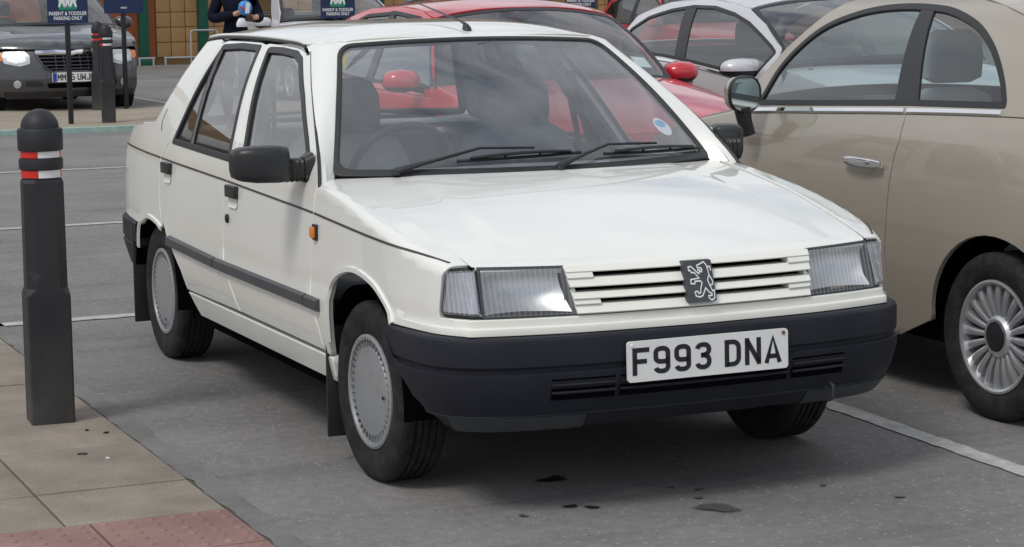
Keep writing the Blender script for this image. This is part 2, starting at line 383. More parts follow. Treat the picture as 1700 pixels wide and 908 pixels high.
def spline(pts, n=8, closed=False):
    P = [np.array(p, float) for p in pts]; out = []; m = len(P)
    for i in range(m if closed else m-1):
        p0 = P[i-1] if (i > 0 or closed) else 2*P[0]-P[1]; p1 = P[i]; p2 = P[(i+1) % m]
        p3 = P[(i+2) % m] if (i+2 < m or closed) else 2*P[-1]-P[-2]
        for k in range(n):
            t = k/n; out.append(tuple(.5*((2*p1)+(p2-p0)*t+(2*p0-5*p1+4*p2-p3)*t*t+(3*p1-p0-3*p2+p3)*t**3)))
    if not closed: out.append(tuple(P[-1]))
    return out
def fillet(pts, r=.03, n=6):
    """round polygon corners; a point may carry its own radius as third item"""
    out = []; m = len(pts)
    for i in range(m):
        rr = pts[i][2] if len(pts[i]) > 2 else r
        p = np.array(pts[i][:2], float); a = np.array(pts[i-1][:2], float)-p; b = np.array(pts[(i+1) % m][:2], float)-p
        la, lb = np.linalg.norm(a), np.linalg.norm(b); a /= la; b /= lb
        c = float(np.clip(a@b, -1, 1)); th = math.acos(c)
        if rr <= 0 or th > R(170): out.append(tuple(p)); continue
        t = min(rr/math.tan(th/2), la*.45, lb*.45)
        for k in range(n+1):
            s = k/n; q0 = p+a*t; q1 = p+b*t
            out.append(tuple((1-s)**2*q0+2*s*(1-s)*p+s*s*q1))
    return out
def area2(p): p = np.array(p); x, y = p[:, 0], p[:, 1]; return .5*np.sum(x*np.roll(y, -1)-np.roll(x, -1)*y)
def densify(poly, res):
    out = []; m = len(poly)
    for i in range(m):
        a = np.array(poly[i][:2], float); b = np.array(poly[(i+1) % m][:2], float); l = np.linalg.norm(b-a)
        if l < 1e-5: continue
        k = max(1, int(math.ceil(l/res)))
        for j in range(k): out.append(a+(b-a)*j/k)
    return np.array(out)
def vnorm(p):
    """outward normals of a CCW polygon, mitred"""
    e = np.roll(p, -1, 0)-p; e /= np.linalg.norm(e, axis=1)[:, None]+1e-12
    n = np.stack([e[:, 1], -e[:, 0]], 1); q = n+np.roll(n, 1, 0); l = np.sum(q*q, 1)/2
    return q/np.maximum(l, .5)[:, None]
def pip(q, poly):
    x, y = q[:, 0], q[:, 1]; ins = np.zeros(len(q), bool)
    x0, y0 = poly[:, 0], poly[:, 1]; x1, y1 = np.roll(x0, -1), np.roll(y0, -1)
    for i in range(len(poly)):
        c = (y0[i] > y) != (y1[i] > y)
        if not c.any(): continue
        xi = (x1[i]-x0[i])*(y-y0[i])/(y1[i]-y0[i]+1e-15)+x0[i]; ins ^= c & (x < xi)
    return ins
def segdist(q, poly):
    d = np.full(len(q), 9e9); a = poly; b = np.roll(poly, -1, 0)
    for i in range(len(a)):
        e = b[i]-a[i]; t = np.clip(((q-a[i])@e)/(e@e+1e-15), 0, 1); d = np.minimum(d, np.linalg.norm(q-a[i]-t[:, None]*e, axis=1))
    return d
def panel(name, outer, mapf, m, parent, out, holes=(), thick=.015, bev=.003, gap=.0015, res=.06, lift=0., back=True):
    """a sheet-metal or glass panel cut from the surface mapf(u,v); out = rough outward direction"""
    loops = [densify(outer, res*.6)] + [densify(h, res*.6) for h in holes]
    if area2(loops[0]) < 0: loops[0] = loops[0][::-1]
    for i in range(1, len(loops)):
        if area2(loops[i]) > 0: loops[i] = loops[i][::-1]      # holes clockwise: outward normal points into the hole
    ring = [l - vnorm(l)*gap for l in loops]
    top = [l - vnorm(l)*(gap+bev) for l in loops]
    lo, hi = top[0].min(0), top[0].max(0)
    gx = np.arange(lo[0], hi[0]+res, res); gy = np.arange(lo[1], hi[1]+res, res*.866)
    gp = np.array([(x+(res/2 if j % 2 else 0), y) for j, y in enumerate(gy) for x in gx])
    keep = pip(gp, top[0])
    for h in top[1:]: keep &= ~pip(gp, h)
    gp = gp[keep]
    for l in top:
        if len(gp): gp = gp[segdist(gp, l) > res*.35]
    V = np.concatenate(top+([gp] if len(gp) else [])); E = []; k = 0
    for l in top:
        n = len(l); E += [(k+i, k+(i+1) % n) for i in range(n)]; k += n
    vo, _, fo, ov, _, _ = delaunay_2d_cdt([Vector(q) for q in V], E, [], 0, 1e-7)
    vo = np.array([tuple(q) for q in vo]); fo = np.array([tuple(f) for f in fo if len(f) == 3])
    cen = vo[fo].mean(1); keep = pip(cen, top[0])
    for h in top[1:]: keep &= ~pip(cen, h)
    fo = fo[keep]
    idx = {}
    for i, l in enumerate(ov):
        for q in l: idx[q] = i
    h = 2e-3
    def mp_(p): return np.stack(np.broadcast_arrays(*mapf(p[:, 0], p[:, 1])), 1).astype(float)
    def nrm(p):
        du = mp_(p+[h, 0])-mp_(p-[h, 0]); dv = mp_(p+[0, h])-mp_(p-[0, h]); n = np.cross(du, dv)
        return n/(np.linalg.norm(n, axis=1)[:, None]+1e-15)
    P = mp_(vo); Nn = nrm(vo)
    sg = 1. if (Nn.mean(0)@np.array(out, float)) >= 0 else -1.
    Nn = Nn*sg; P = P+Nn*lift
    verts = [P]; norms = [Nn]; faces = []
    def addf(f, want):
        q = [ALL[i] for i in f]; n = np.cross(q[1]-q[0], q[2]-q[0])
        if len(q) == 4: n = n+np.cross(q[2]-q[0], q[3]-q[0])
        faces.append(tuple(f) if n@want >= 0 else tuple(f[::-1]))
    ALL = list(P); AN = list(Nn)
    for f in fo: addf([int(i) for i in f], Nn[f].mean(0))
    k = 0
    for l, rg in zip(top, ring):
        n = len(l); vn = vnorm(rg); T = mp_(rg+vn*h)-mp_(rg); T /= np.linalg.norm(T, axis=1)[:, None]+1e-15
        rp = mp_(rg); rn = nrm(rg)*sg
        ti = [idx[k+i] for i in range(n)]; k += n
        b0 = len(ALL)
        ALL += list(rp+rn*(lift-bev)); AN += [(q/np.linalg.norm(q)) for q in (rn*.25+T)]
        for i in range(n if bev > 0 else 0):
            j = (i+1) % n; addf([ti[i], ti[j], b0+j, b0+i], rn[i]+T[i])
        if thick > bev:
            w0 = len(ALL); ALL += list(rp+rn*(lift-bev)); AN += list(T); w1 = len(ALL); ALL += list(rp+rn*(lift-thick)); AN += list(T)
            for i in range(n):
                j = (i+1) % n; addf([w0+i, w0+j, w1+j, w1+i], T[i])
    if back and thick > bev:
        b0 = len(ALL); ALL += list(P-Nn*thick); AN += list(-Nn)
        for f in fo: addf([int(i)+b0 for i in f], -Nn[f].mean(0))
    me = bpy.data.meshes.new(name); me.from_pydata([tuple(map(float, q)) for q in ALL], [], faces); me.update()
    me.materials.append(MATS[m]); me.shade_smooth()
    me.normals_split_custom_set_from_vertices([tuple(map(float, q)) for q in AN])
    return link(bpy.data.objects.new(name, me), parent)
def ins(poly, d):
    p = densify(poly, .03)
    if area2(p) < 0: p = p[::-1]
    return [tuple(q) for q in p - vnorm(p)*d]
def strip(name, path, mapf, m, parent, out, hw=.01, h=.006, res=.05, taper=.6, base=0.):
    """raised moulding along a path on a surface"""
    p = []
    for a, b in zip(path[:-1], path[1:]):
        a = np.array(a, float); b = np.array(b, float); k = max(1, int(np.linalg.norm(b-a)/res))
        p += [a+(b-a)*i/k for i in range(k)]
    p.append(np.array(path[-1], float)); p = np.array(p)
    t = np.gradient(p, axis=0); t /= np.linalg.norm(t, axis=1)[:, None]; n = np.stack([-t[:, 1], t[:, 0]], 1)
    mp_ = lambda q: np.stack(np.broadcast_arrays(*mapf(q[:, 0], q[:, 1])), 1).astype(float)
    e = 2e-3
    N = np.cross(mp_(p+[e, 0])-mp_(p-[e, 0]), mp_(p+[0, e])-mp_(p-[0, e])); N /= np.linalg.norm(N, axis=1)[:, None]
    if N.mean(0)@np.array(out, float) < 0: N = -N
    A, B, C, D = mp_(p+n*hw)+N*(base-.002), mp_(p+n*hw*taper)+N*(base+h), mp_(p-n*hw*taper)+N*(base+h), mp_(p-n*hw)+N*(base-.002)
    mb = MB(); mb.loft([[A[i], B[i], C[i], D[i]] for i in range(len(p))])
    return mb.build(name, m, parent, angle=30)
def rrect(w, h, r, n=4, cx=0, cy=0):
    out = []
    for sx, sy, a0 in ((1, 1, 0), (-1, 1, 90), (-1, -1, 180), (1, -1, 270)):
        for k in range(n+1):
            a = R(a0+90*k/n); out.append((cx+sx*(w/2-r)+r*math.cos(a), cy+sy*(h/2-r)+r*math.sin(a)))
    return out
def ribbon(pts, w, closed=False):
    """flat mitred stroke in 2d -> verts, faces"""
    p = np.array(pts, float); p = p[np.r_[True, np.linalg.norm(np.diff(p, axis=0), axis=1) > 1e-4]]; n = len(p)
    if closed: a = np.roll(p, 1, 0); b = np.roll(p, -1, 0)
    else: a = np.vstack([2*p[0]-p[1], p[:-1]]); b = np.vstack([p[1:], 2*p[-1]-p[-2]])
    t1 = p-a; t1 /= np.linalg.norm(t1, axis=1)[:, None]+1e-12; t2 = b-p; t2 /= np.linalg.norm(t2, axis=1)[:, None]+1e-12
    n1 = np.stack([-t1[:, 1], t1[:, 0]], 1); n2 = np.stack([-t2[:, 1], t2[:, 0]], 1); m = n1+n2; m /= np.maximum(np.sum(m*m, 1)/2, .45)[:, None]
    v = np.vstack([p+m*w/2, p-m*w/2]); f = [(i, (i+1) % n, n+(i+1) % n, n+i) for i in range(n if closed else n-1)]
    return v, f
def arc(cx, cy, rx, ry, a0, a1, n=10): return [(cx+rx*math.cos(R(a0+(a1-a0)*i/n)), cy+ry*math.sin(R(a0+(a1-a0)*i/n))) for i in range(n+1)]
GL = {  # character strokes in a 1 x 1.58 cell
 'F': [[(.14, 0), (.14, 1.44), (1., 1.44)], [(.14, .79), (.85, .79)]],
 '9': [[(.86, .8), (.86, 1.2)]+arc(.56, 1.2, .30, .24, 0, 90, 5)[1:]+[(.44, 1.44)]+arc(.44, 1.2, .30, .24, 90, 180, 5)[1:]+[(.14, .95)]+arc(.44, .93, .30, .24, 180, 270, 5)[1:]+[(.86, .69)], [(.86, .9), (.86, .38)]+arc(.56, .38, .30, .24, 0, -90, 5)[1:]+[(.44, .14)]+arc(.44, .38, .30, .24, 270, 190, 5)[1:]],
 '3': [arc(.44, 1.17, .30, .27, 170, 90, 5)+arc(.55, 1.145, .30, .295, 90, -75, 9)+[(.50, .835), (.36, .83)], [(.36, .83), (.50, .825)]+arc(.55, .48, .31, .34, 80, -90, 9)+arc(.44, .41, .30, .27, 270, 190, 5)],
 'D': [[(.14, 0.0), (.14, 1.58)], [(.14, 1.44), (.48, 1.44)]+arc(.5, 1.08, .36, .36, 88, 0, 6)+arc(.5, .5, .36, .36, 0, -88, 6)+[(.48, .14), (.14, .14)]],
 'N': [[(.14, 0), (.14, 1.58)], [(.86, 0), (.86, 1.58)], [(.14, 1.46), (.86, .12)]],
 'A': [[(.09, 0), (.5, 1.50), (.91, 0)], [(.22, .40), (.78, .40)]],
 'M': [[(.13, 0), (.13, 1.58)], [(.87, 0), (.87, 1.58)], [(.13, 1.45), (.5, .7), (.87, 1.45)]],
 'W': [[(.13, 1.58), (.13, 0)], [(.87, 1.58), (.87, 0)], [(.13, .14), (.5, .9), (.87, .14)]],
 'U': [[(.14, 1.58), (.14, .4)]+arc(.44, .4, .30, .26, 180, 270, 5)+arc(.56, .4, .30, .26, 270, 360, 5)+[(.86, 1.58)]],
 'J': [[(.86, 1.58), (.86, .4)]+arc(.56, .4, .30, .26, 0, -90, 5)+arc(.44, .4, .30, .26, 270, 185, 5)],
 '5': [[(.9, 1.44), (.18, 1.44), (.18, .88), (.5, .88)]+arc(.5, .51, .36, .37, 90, -90, 8)+[(.14, .14)]],
 '6': [[(.82, 1.44), (.44, 1.44)]+arc(.44, 1.2, .30, .24, 90, 180, 5)+[(.14, .4)]+arc(.44, .4, .30, .26, 180, 270, 5)+arc(.56, .4, .30, .26, 270, 360, 5)+arc(.56, .62, .30, .26, 0, 90, 5)+[(.14, .88)]],
}
def glyph(ch, fn, size, m, parent, wk=.27, lift=.0008):
    mb = MB()
    for st in GL[ch]:
        v, f = ribbon(st, wk); mb.add([fn(a*size, b*size, lift) for a, b in v], f)
    return mb.build('character', m, parent, angle=0, fix=False)
def text_mesh(txt, size, fn, name, m, parent, bold=.0):
    cu = bpy.data.curves.new('t', 'FONT'); cu.body = txt; cu.size = size; cu.align_x = 'CENTER'; cu.offset = bold; cu.resolution_u = 3
    o = bpy.data.objects.new('t', cu); COL.objects.link(o); bpy.context.view_layer.update()
    me0 = o.evaluated_get(bpy.context.evaluated_depsgraph_get()).to_mesh()
    mb = MB(); mb.add([fn(v.co.x, v.co.y, 0) for v in me0.vertices], [tuple(p.vertices) for p in me0.polygons])
    bpy.data.objects.remove(o, do_unlink=True); bpy.data.curves.remove(cu)
    return mb.build(name, m, parent, angle=0, fix=False)

# PART2
# ------------------------------------------------------------------ ground
def sheet(name, poly, z, m, kind='structure', parent=None, label=None):
    mb = MB(); mb.add([(x, y, z) for x, y in poly], [tuple(range(len(poly)))])
    o = mb.build(name, m, parent, angle=0, fix=False)
    if kind and parent is None: o['kind'] = kind
    return o
def rect(x0, x1, y0, y1): return [(x0, y0), (x1, y0), (x1, y1), (x0, y1)]
sheet('ground', rect(-300, 300, -300, 300), 0, 'asphalt')
def wornline(x0, y0, x1, y1, wd, n=60):
    d = np.array([x1-x0, y1-y0]); L = np.linalg.norm(d); d /= L; p = np.array([-d[1], d[0]])
    n = max(4, int(L/.05)); a = []; b = []
    for i in range(n+1):
        c = np.array([x0, y0])+d*L*i/n; a.append(c+p*(wd/2+rng.normal(0, .0035))); b.append(c-p*(wd/2+rng.normal(0, .0035)))
    mb = MB(); mb.add([(q[0], q[1], .004) for q in a+b], [(i, n+1+i, n+2+i, i+1) for i in range(n)])
    return tag(mb.build('bay_line', 'line_white', None, angle=0, fix=False), kind='structure')
wornline(-3.62, 1.27, 2.6, 1.01, .085)
wornline(-3.655, -1.26, -3.655, 8.0, .10)
wornline(-7.66, -3.5, -7.66, 9.0, .10)
wornline(-12.0, -3.5, -12.0, 9.0, .10)
wornline(-3.7, 3.9, -3.7+.001, 3.9, .09) if False else None
wornline(-7.6, 4.25, -3.7, 4.05, .085)
# pavement with slabs, on the left
pave = empty('pavement', (-1.5, -1.8, 0)); tag(pave, kind='structure')
bed = MB(); bed.add([(x+1.5, y+1.8, .003) for x, y in rect(-8.06, 1.385, -3.59, -1.252)], [(0, 1, 2, 3)]); bed.build('joint_bed', 'slab_joint', pave, angle=0, fix=False)
def slab(x0, x1, y0, y1, m='slab', z=.012, name='slab'):
    g = .0035; mb = MB(); dz = rng.normal(0, .0008)
    mb.box(((x0+x1)/2, (y0+y1)/2, (z+dz)/2-.0), (x1-x0-2*g, y1-y0-2*g, z+dz), bev=.0022)
    mb.v = [(a+1.5, b+1.8, c) for a, b, c in mb.v]
    return mb.build(name, m, pave, angle=40)
ROWS = [(-1.268, -1.735), (-1.735, -2.20), (-2.20, -2.665), (-2.665, -3.13), (-3.13, -3.6)]
XJ0 = [.192, -.222, -.83, -1.47, -2.07, -2.67, -3.27, -3.87, -4.47, -5.07, -5.67, -6.27, -6.87, -7.47, -8.07]
for ri, (ya, yb) in enumerate(ROWS):
    off = 0
    xs = XJ0 if ri == 0 else [XJ0[0], XJ0[1]]+[q+(.0 if ri % 2 == 0 else .03) for q in XJ0[2:]]
    for a, b in zip(xs[:-1], xs[1:]): slab(b, a, yb, ya)
for xa, xb in ((.192, .592), (.592, .992), (.992, 1.392)):
    for ya, yb in ((-1.268, -1.668), (-1.668, -2.068), (-2.068, -2.468), (-2.468, -2.868), (-2.868, -3.268), (-3.268, -3.6)):
        s = slab(xa, xb, yb, ya, 'tactile', .012, 'tactile_slab')
bl = MB(); bl.lathe([(.0001, .0052), (.0085, .005), (.0115, .0035), (.0135, 0)], seg=12)
_bm = None
for xa in (.192, .592, .992):
    for ya in (-1.268, -1.668):
        for i in range(6):
            for j in range(6):
                if xa > .9: continue
                loc = (xa+.033+i*.0667+1.5, ya-.033-j*.0667+1.8, .0118)
                if _bm is None:
                    _bm = bl.build('blister', 'tactile', pave, angle=60); _bm.location = loc
                else:
                    o = _bm.copy(); COL.objects.link(o); o.parent = pave; o.location = loc
# strip of made-up asphalt beside the slabs
ed = [(-8.0+i*.12, -1.175+.006*math.sin(i*.7)+rng.normal(0, .004)) for i in range(84)]
sheet('patch_strip', [(x, y) for x, y in ed]+[(2.0-.06*i, -1.257+rng.normal(0, .004)) for i in range(167)], .004, 'patch_asphalt')
# stains and litter on the asphalt
def blob(x, y, rx, ry, m, name, z=.004, n=18, jit=.18):
    mb = MB(); p = []
    for i in range(n):
        a = 2*PI*i/n; k = 1+rng.normal(0, jit)*.5+.22*math.sin(2*a+x*40)+.12*math.sin(3*a+y*50)
        p.append((x+1.35*rx*k*math.cos(a), y+1.35*ry*k*math.sin(a), z))
    mb.add(p+[(x, y, z)], [(i, (i+1) % n, n) for i in range(n)]); o = mb.build(name, m, None, angle=0, fix=False); o['kind'] = 'structure'
    at = o.data.attributes.new('soak', 'FLOAT', 'POINT'); at.data.foreach_set('value', [0.]*n+[1.]); return o
for x, y, rx, ry in ((.26, -.25, .035, .042), (.59, -.35, .017, .02), (.63, -.30, .018, .021), (.58, .08, .012, .014), (.63, -.52, .014, .012), (.67, .03, .01, .016), (.52, .02, .007, .012), (.70, .44, .012, .012), (.93, .56, .012, .015)):
    blob(x, y, rx, ry, 'oil' if (x, y) in ((.26, -.25), (.59, -.35), (.63, -.30)) else 'stain', 'oil_spot')
blob(.80, .02, .05, .055, 'stain', 'stain', z=.0045)

# ------------------------------------------------------------------ bollards
def octa(w, c, z, twist=0):
    h = w/2; q = [(h, -h+c), (h, h-c), (h-c, h), (-h+c, h), (-h, h-c), (-h, -h+c), (-h+c, -h), (h-c, -h)]
    return [(x, y, z) for x, y in q]
def make_bollard(h=1.095):
    t = empty('bollard')
    k = h/1.095
    mb = MB(); mb.loft([octa(.150, .006, 0), octa(.150, .006, .43*k), octa(.149, .008, .452*k), octa(.140, .030, .475*k), octa(.138, .032, .84*k), octa(.132, .036, .852*k)])
    mb.build('body', 'bollard_black', t, angle=25)
    mb = MB(); r = .0685
    mb.lathe([(r-.004, .845*k), (r-.004, .95*k)], seg=40)
    mb.lathe([(r-.002, .885*k), (r+.006, .887*k), (r+.007, .892*k), (r+.007, .918*k), (r+.006, .923*k), (r-.002, .925*k)], seg=40)
    mb.build('neck', 'bollard_black', t)
    mb = MB(); mb.lathe([(r-.004, .948*k), (r+.007, .951*k), (r+.009, .956*k), (r+.009, 1.02*k), (r+.006, 1.026*k), (r-.002, 1.028*k)]+[((r-.003)*math.cos(a), 1.028*k+.066*k*math.sin(a)) for a in np.linspace(0, PI/2-.02, 10)], seg=40)
    mb.build('cap', 'bollard_black', t, angle=30)
    for z0, z1 in ((.858, .884), (.927, .949)):
        for m, a0, a1 in (('reflect_red', -125, -17), ('reflect_white', -16, 60), ('reflect_red', 61, 145), ('reflect_white', 146, 234)):
            mb = MB(); n = 14; L = []
            for i in range(n+1):
                a = R(a0+(a1-a0)*i/n); L.append([((r+.0005)*math.cos(a), (r+.0005)*math.sin(a), z0*k), ((r+.0005)*math.cos(a), (r+.0005)*math.sin(a), z1*k), ((r-.003)*math.cos(a), (r-.003)*math.sin(a), z1*k), ((r-.003)*math.cos(a), (r-.003)*math.sin(a), z0*k)])
            mb.loft(L); mb.build('reflective_band', m, t, angle=30)
    return t
B0 = make_bollard(); B0.location = (-1.33, -1.452, .012); B0.rotation_euler = (R(-.2), R(.0), R(-4))
tag(B0, 'black bollard with red and white bands on the paving slabs in the left foreground', 'bollard', 'bollards')
b1 = copy_tree(B0); b1.location = (-17.55, 2.66, .05); b1.rotation_euler = (0, 0, R(170))
tag(b1, 'black bollard with white bands beside the sign post in front of the dark minivan', 'bollard', 'bollards')
b2 = copy_tree(B0); b2.location = (-20.15, 3.18, .05); b2.rotation_euler = (0, 0, R(45))
tag(b2, 'farthest bollard half hidden behind another bollard, against the minivan grille', 'bollard', 'bollards')
# litter
for i, (x, y, m, s) in enumerate(((-.62, -1.42, 'litter_white', .018), (-.72, -1.48, 'litter_dark', .03), (-1.02, -1.33, 'litter_dark', .018), (-1.09, -1.38, 'litter_dark', .016), (.35, -1.5, 'litter_dark', .012))):
    mb = MB(); mb.box((0, 0, 0), (s, s*.6, .004), rz=i*1.1, bev=.001); o = mb.build('litter_scrap', m); o.location = (x, y, .0145)
    tag(o, ['small pale litter scrap on the slab nearest the kerb', 'dark flat litter scrap beside the pale scrap on the slab', 'small dark crumb at the slab edge nearest the asphalt', 'second small dark crumb just left of the slab edge crumb', 'tiny dark scrap lying on the red tactile paving'][i], 'litter', 'litter scraps')

# ------------------------------------------------------------------ island, signs, building
isl = [(-16.87, 1.25), (-16.87, 22), (-20.55, 22), (-20.55, -1.2), (-12.4, -1.2), (-12.4, .4)]
mb = MB(); mb.prism(isl, lambda a, b, h: (a, b, h), 0, .05); tag(mb.build('island_pavement', 'far_pavement', None, angle=30), kind='structure')
mb = MB(); mb.prism([(-16.74, 1.20), (-16.74, 22), (-16.865, 22), (-16.865, 1.25)], lambda a, b, h: (a, b, h), 0, .054)
mb.v = mb.v; tag(mb.build('kerb', 'kerb_green', None, angle=30), kind='structure')
mb = MB(); mb.prism([(-20.555, -1.2), (-20.555, 22), (-20.66, 22), (-20.66, -1.2)], lambda a, b, h: (a, b, h), 0, .053)
tag(mb.build('kerb', 'kerb_stone', None, angle=30), kind='structure')
for yy in (1.2, 4.55, 7.8, 11, 14): wornline(-25.2, yy, -20.7, yy, .10)
mb = MB(); mb.prism([(-25.4, -8), (-25.4, 40), (-39, 40), (-39, -8)], lambda a, b, h: (a, b, h), 0, .02)
def sign(loc, z, wd=.46, ht=.62, label='', side=1):
    t = empty('parking_sign', (*loc, .05)); z -= .05
    mb = MB(); mb.box((0, 0, (z+ht*.9)/2), (.06, .05, z+ht*.9), bev=.006); mb.build('post', 'post_black', t)
    fx = .045
    mb = MB(); mb.prism(rrect(wd, ht, .02, 4, 0, z+ht/2), lambda a, b, h: (fx+h, a, b), 0, .004); p = mb.build('panel', 'sign_navy', t, angle=30)
    if side:
        mb = MB(); mb.prism(rrect(.20, .30, .006, 3, 0, z+.145+.15), lambda a, b, h: (fx+h, a, b), .0035, .0055); g = mb.build('green_panel', 'sign_green', t, angle=30)
        for cx, s in ((-.062, 1.), (0., .72), (.062, 1.)):
            mb = MB(); zz = z+.175
            f = lambda a, b, h: (fx+.0062, cx+a*s, zz+b*s)
            mb.add([f(a, b, 0) for a, b in ((-.042, 0), (-.022, 0), (0, .055), (.022, 0), (.042, 0), (.018, .115), (.03, .07), (.042, .075), (.024, .135), (-.024, .135), (-.042, .075), (-.03, .07), (-.018, .115))], [(0, 1, 2, 3, 4, 5, 12), (12, 5, 8, 9), (5, 6, 7, 8), (12, 9, 10, 11)])
            hd = [(0+.016*math.cos(R(q)), .16+.016*math.sin(R(q))) for q in range(0, 360, 24)]
            mb.add([f(a, b, 0) for a, b in hd], [tuple(range(len(hd)))]); mb.build('figure', 'sign_white', t, angle=0, fix=False)
        for s, zz in (('PARENT & TODDLER', z+.088), ('PARKING ONLY', z+.036)):
            text_mesh(s, .056 if len(s) > 13 else .055, lambda a, b, h: (fx+.0050, a*.80, zz+b), 'lettering', 'sign_white', t, bold=.0012)
    else:
        text_mesh('ONLY', .03, lambda a, b, h: (fx+.0050, a, z+.06+b), 'lettering', 'sign_white', t, bold=.001)
    return tag(t, label, 'sign', 'parent and toddler parking signs')
sign((-17.55, 2.235), 1.165, .45, label='navy parent and toddler parking sign on black post in front of the dark minivan')
sign((-20.2, 3.52), 1.235, .50, label='navy sign on black post beside the minivan headlight near the green column', side=0)
sign((-20.2, 6.33), 1.13, .47, label='navy parent and toddler parking sign seen above the white car roof')
sign((-20.2, 9.83), 1.20, .47, label='navy parent and toddler sign above the red car roof, top edge of picture')
# supermarket wall
WX = -37.3
bld = empty('shop_building', (WX-2, 12, 0)); tag(bld, 'shop building with tan tiles, terracotta bands and green columns', 'building')
L = lambda x, y, z: (x-(WX-2), y-12, z)
mb = MB(); mb.box(L(WX-1.02, 3, 3.4), (2, 66, 6.8)); mb.build('wall', 'joint_dark', bld)
tile0 = None
def tile(y, z, wd, ht, m='tile_tan', x=WX):
    mb = MB(); mb.box(L(x, y, z), (.05, wd-.02, ht-.02), bev=.006); return mb.build('tile', m, bld, angle=40)
TS = .31
def tiles(y0, n, z0, rows):
    global tile0
    for i in range(n):
        for j in range(rows):
            c = L(WX, y0+TS*(i+.5), z0+TS*(j+.5))
            if tile0 is None:
                mb = MB(); mb.box((0, 0, 0), (.05, TS-.014, TS-.014), bev=.006); tile0 = mb.build('tile', 'tile_tan', bld, angle=40); tile0.location = c
            else:
                o = tile0.copy(); COL.objects.link(o); o.parent = bld; o.location = c
tiles(8.42, 6, .14, 8); tiles(18.5, 8, .14, 8)
mb = MB()
for i in range(27):
    for j in range(8): mb.box(L(WX, 10.28+TS*(i+.5), .14+TS*(j+.5)), (.05, TS-.014, TS-.014))
o = mb.build('tile_field', 'tile_tan', bld); o['kind'] = 'stuff'
for y0, y1 in ((7.1, 8.40), (2., 7.08)):
    mb = MB(); mb.box(L(WX, (y0+y1)/2, 1.9), (.06, y1-y0, 3.8), bev=.01); mb.build('terracotta_panel', 'terracotta', bld)
for yc in (8.055, 9.31, 13.2, 17.2):
    mb = MB(); mb.box(L(-36.9, yc, 2.6), (.22, .20, 5.2), bev=.02); mb.box(L(-36.9, yc, .06), (.32, .3, .12), bev=.01); mb.build('column', 'column_green', bld)
mb = MB(); mb.box(L(-36.3, 3, 5.6), (2.2, 66, .8), bev=.02); mb.build('canopy', 'fascia_white', bld)
mb = MB(); mb.box(L(WX+.05, 19.27, 1.32), (.05, .78, .9), bev=.01); p = mb.build('wall_poster', 'sign_navy', bld)
def rail(y0, y1, hoop=False, label=''):
    t = empty('trolley_rail', (-36.5, y0, 0)); h = .155 if not hoop else .7
    if hoop:
        mb = MB(); mb.tube(fillet3([(0, 0, 0), (0, 0, h), (0, y1-y0, h), (0, y1-y0, 0)], .08), .022, 8); mb.build('hoop', 'galvanised', t)
    else:
        mb = MB(); mb.tube([(0, 0, h), (0, y1-y0, h)], .022, 8); mb.build('top_bar', 'galvanised', t)
        for y in (.03, y1-y0-.03):
            mb = MB(); mb.tube([(0, y, 0), (0, y, h)], .022, 8); mb.build('upright', 'galvanised', t)
    return tag(t, label, 'rail', 'low metal rails along the shop wall')
def fillet3(pts, r, n=6):
    out = [pts[0]]
    for a, p, b in zip(pts[:-2], pts[1:-1], pts[2:]):
        a, p, b = map(Vector, (a, p, b)); q0 = p+(a-p).normalized()*r; q1 = p+(b-p).normalized()*r
        out += [tuple(q0*(1-t)**2+p*2*t*(1-t)+q1*t*t) for t in [i/n for i in range(n+1)]]
    return out+[pts[-1]]
rail(7.82, 8.17, label='short low galvanised rail at the foot of the green column nearest the minivan')
rail(8.36, 9.05, label='longer low galvanised rail in front of the tan tiles')
rail(8.93, 9.5, True, label='tall galvanised hoop rail beside the second green column')
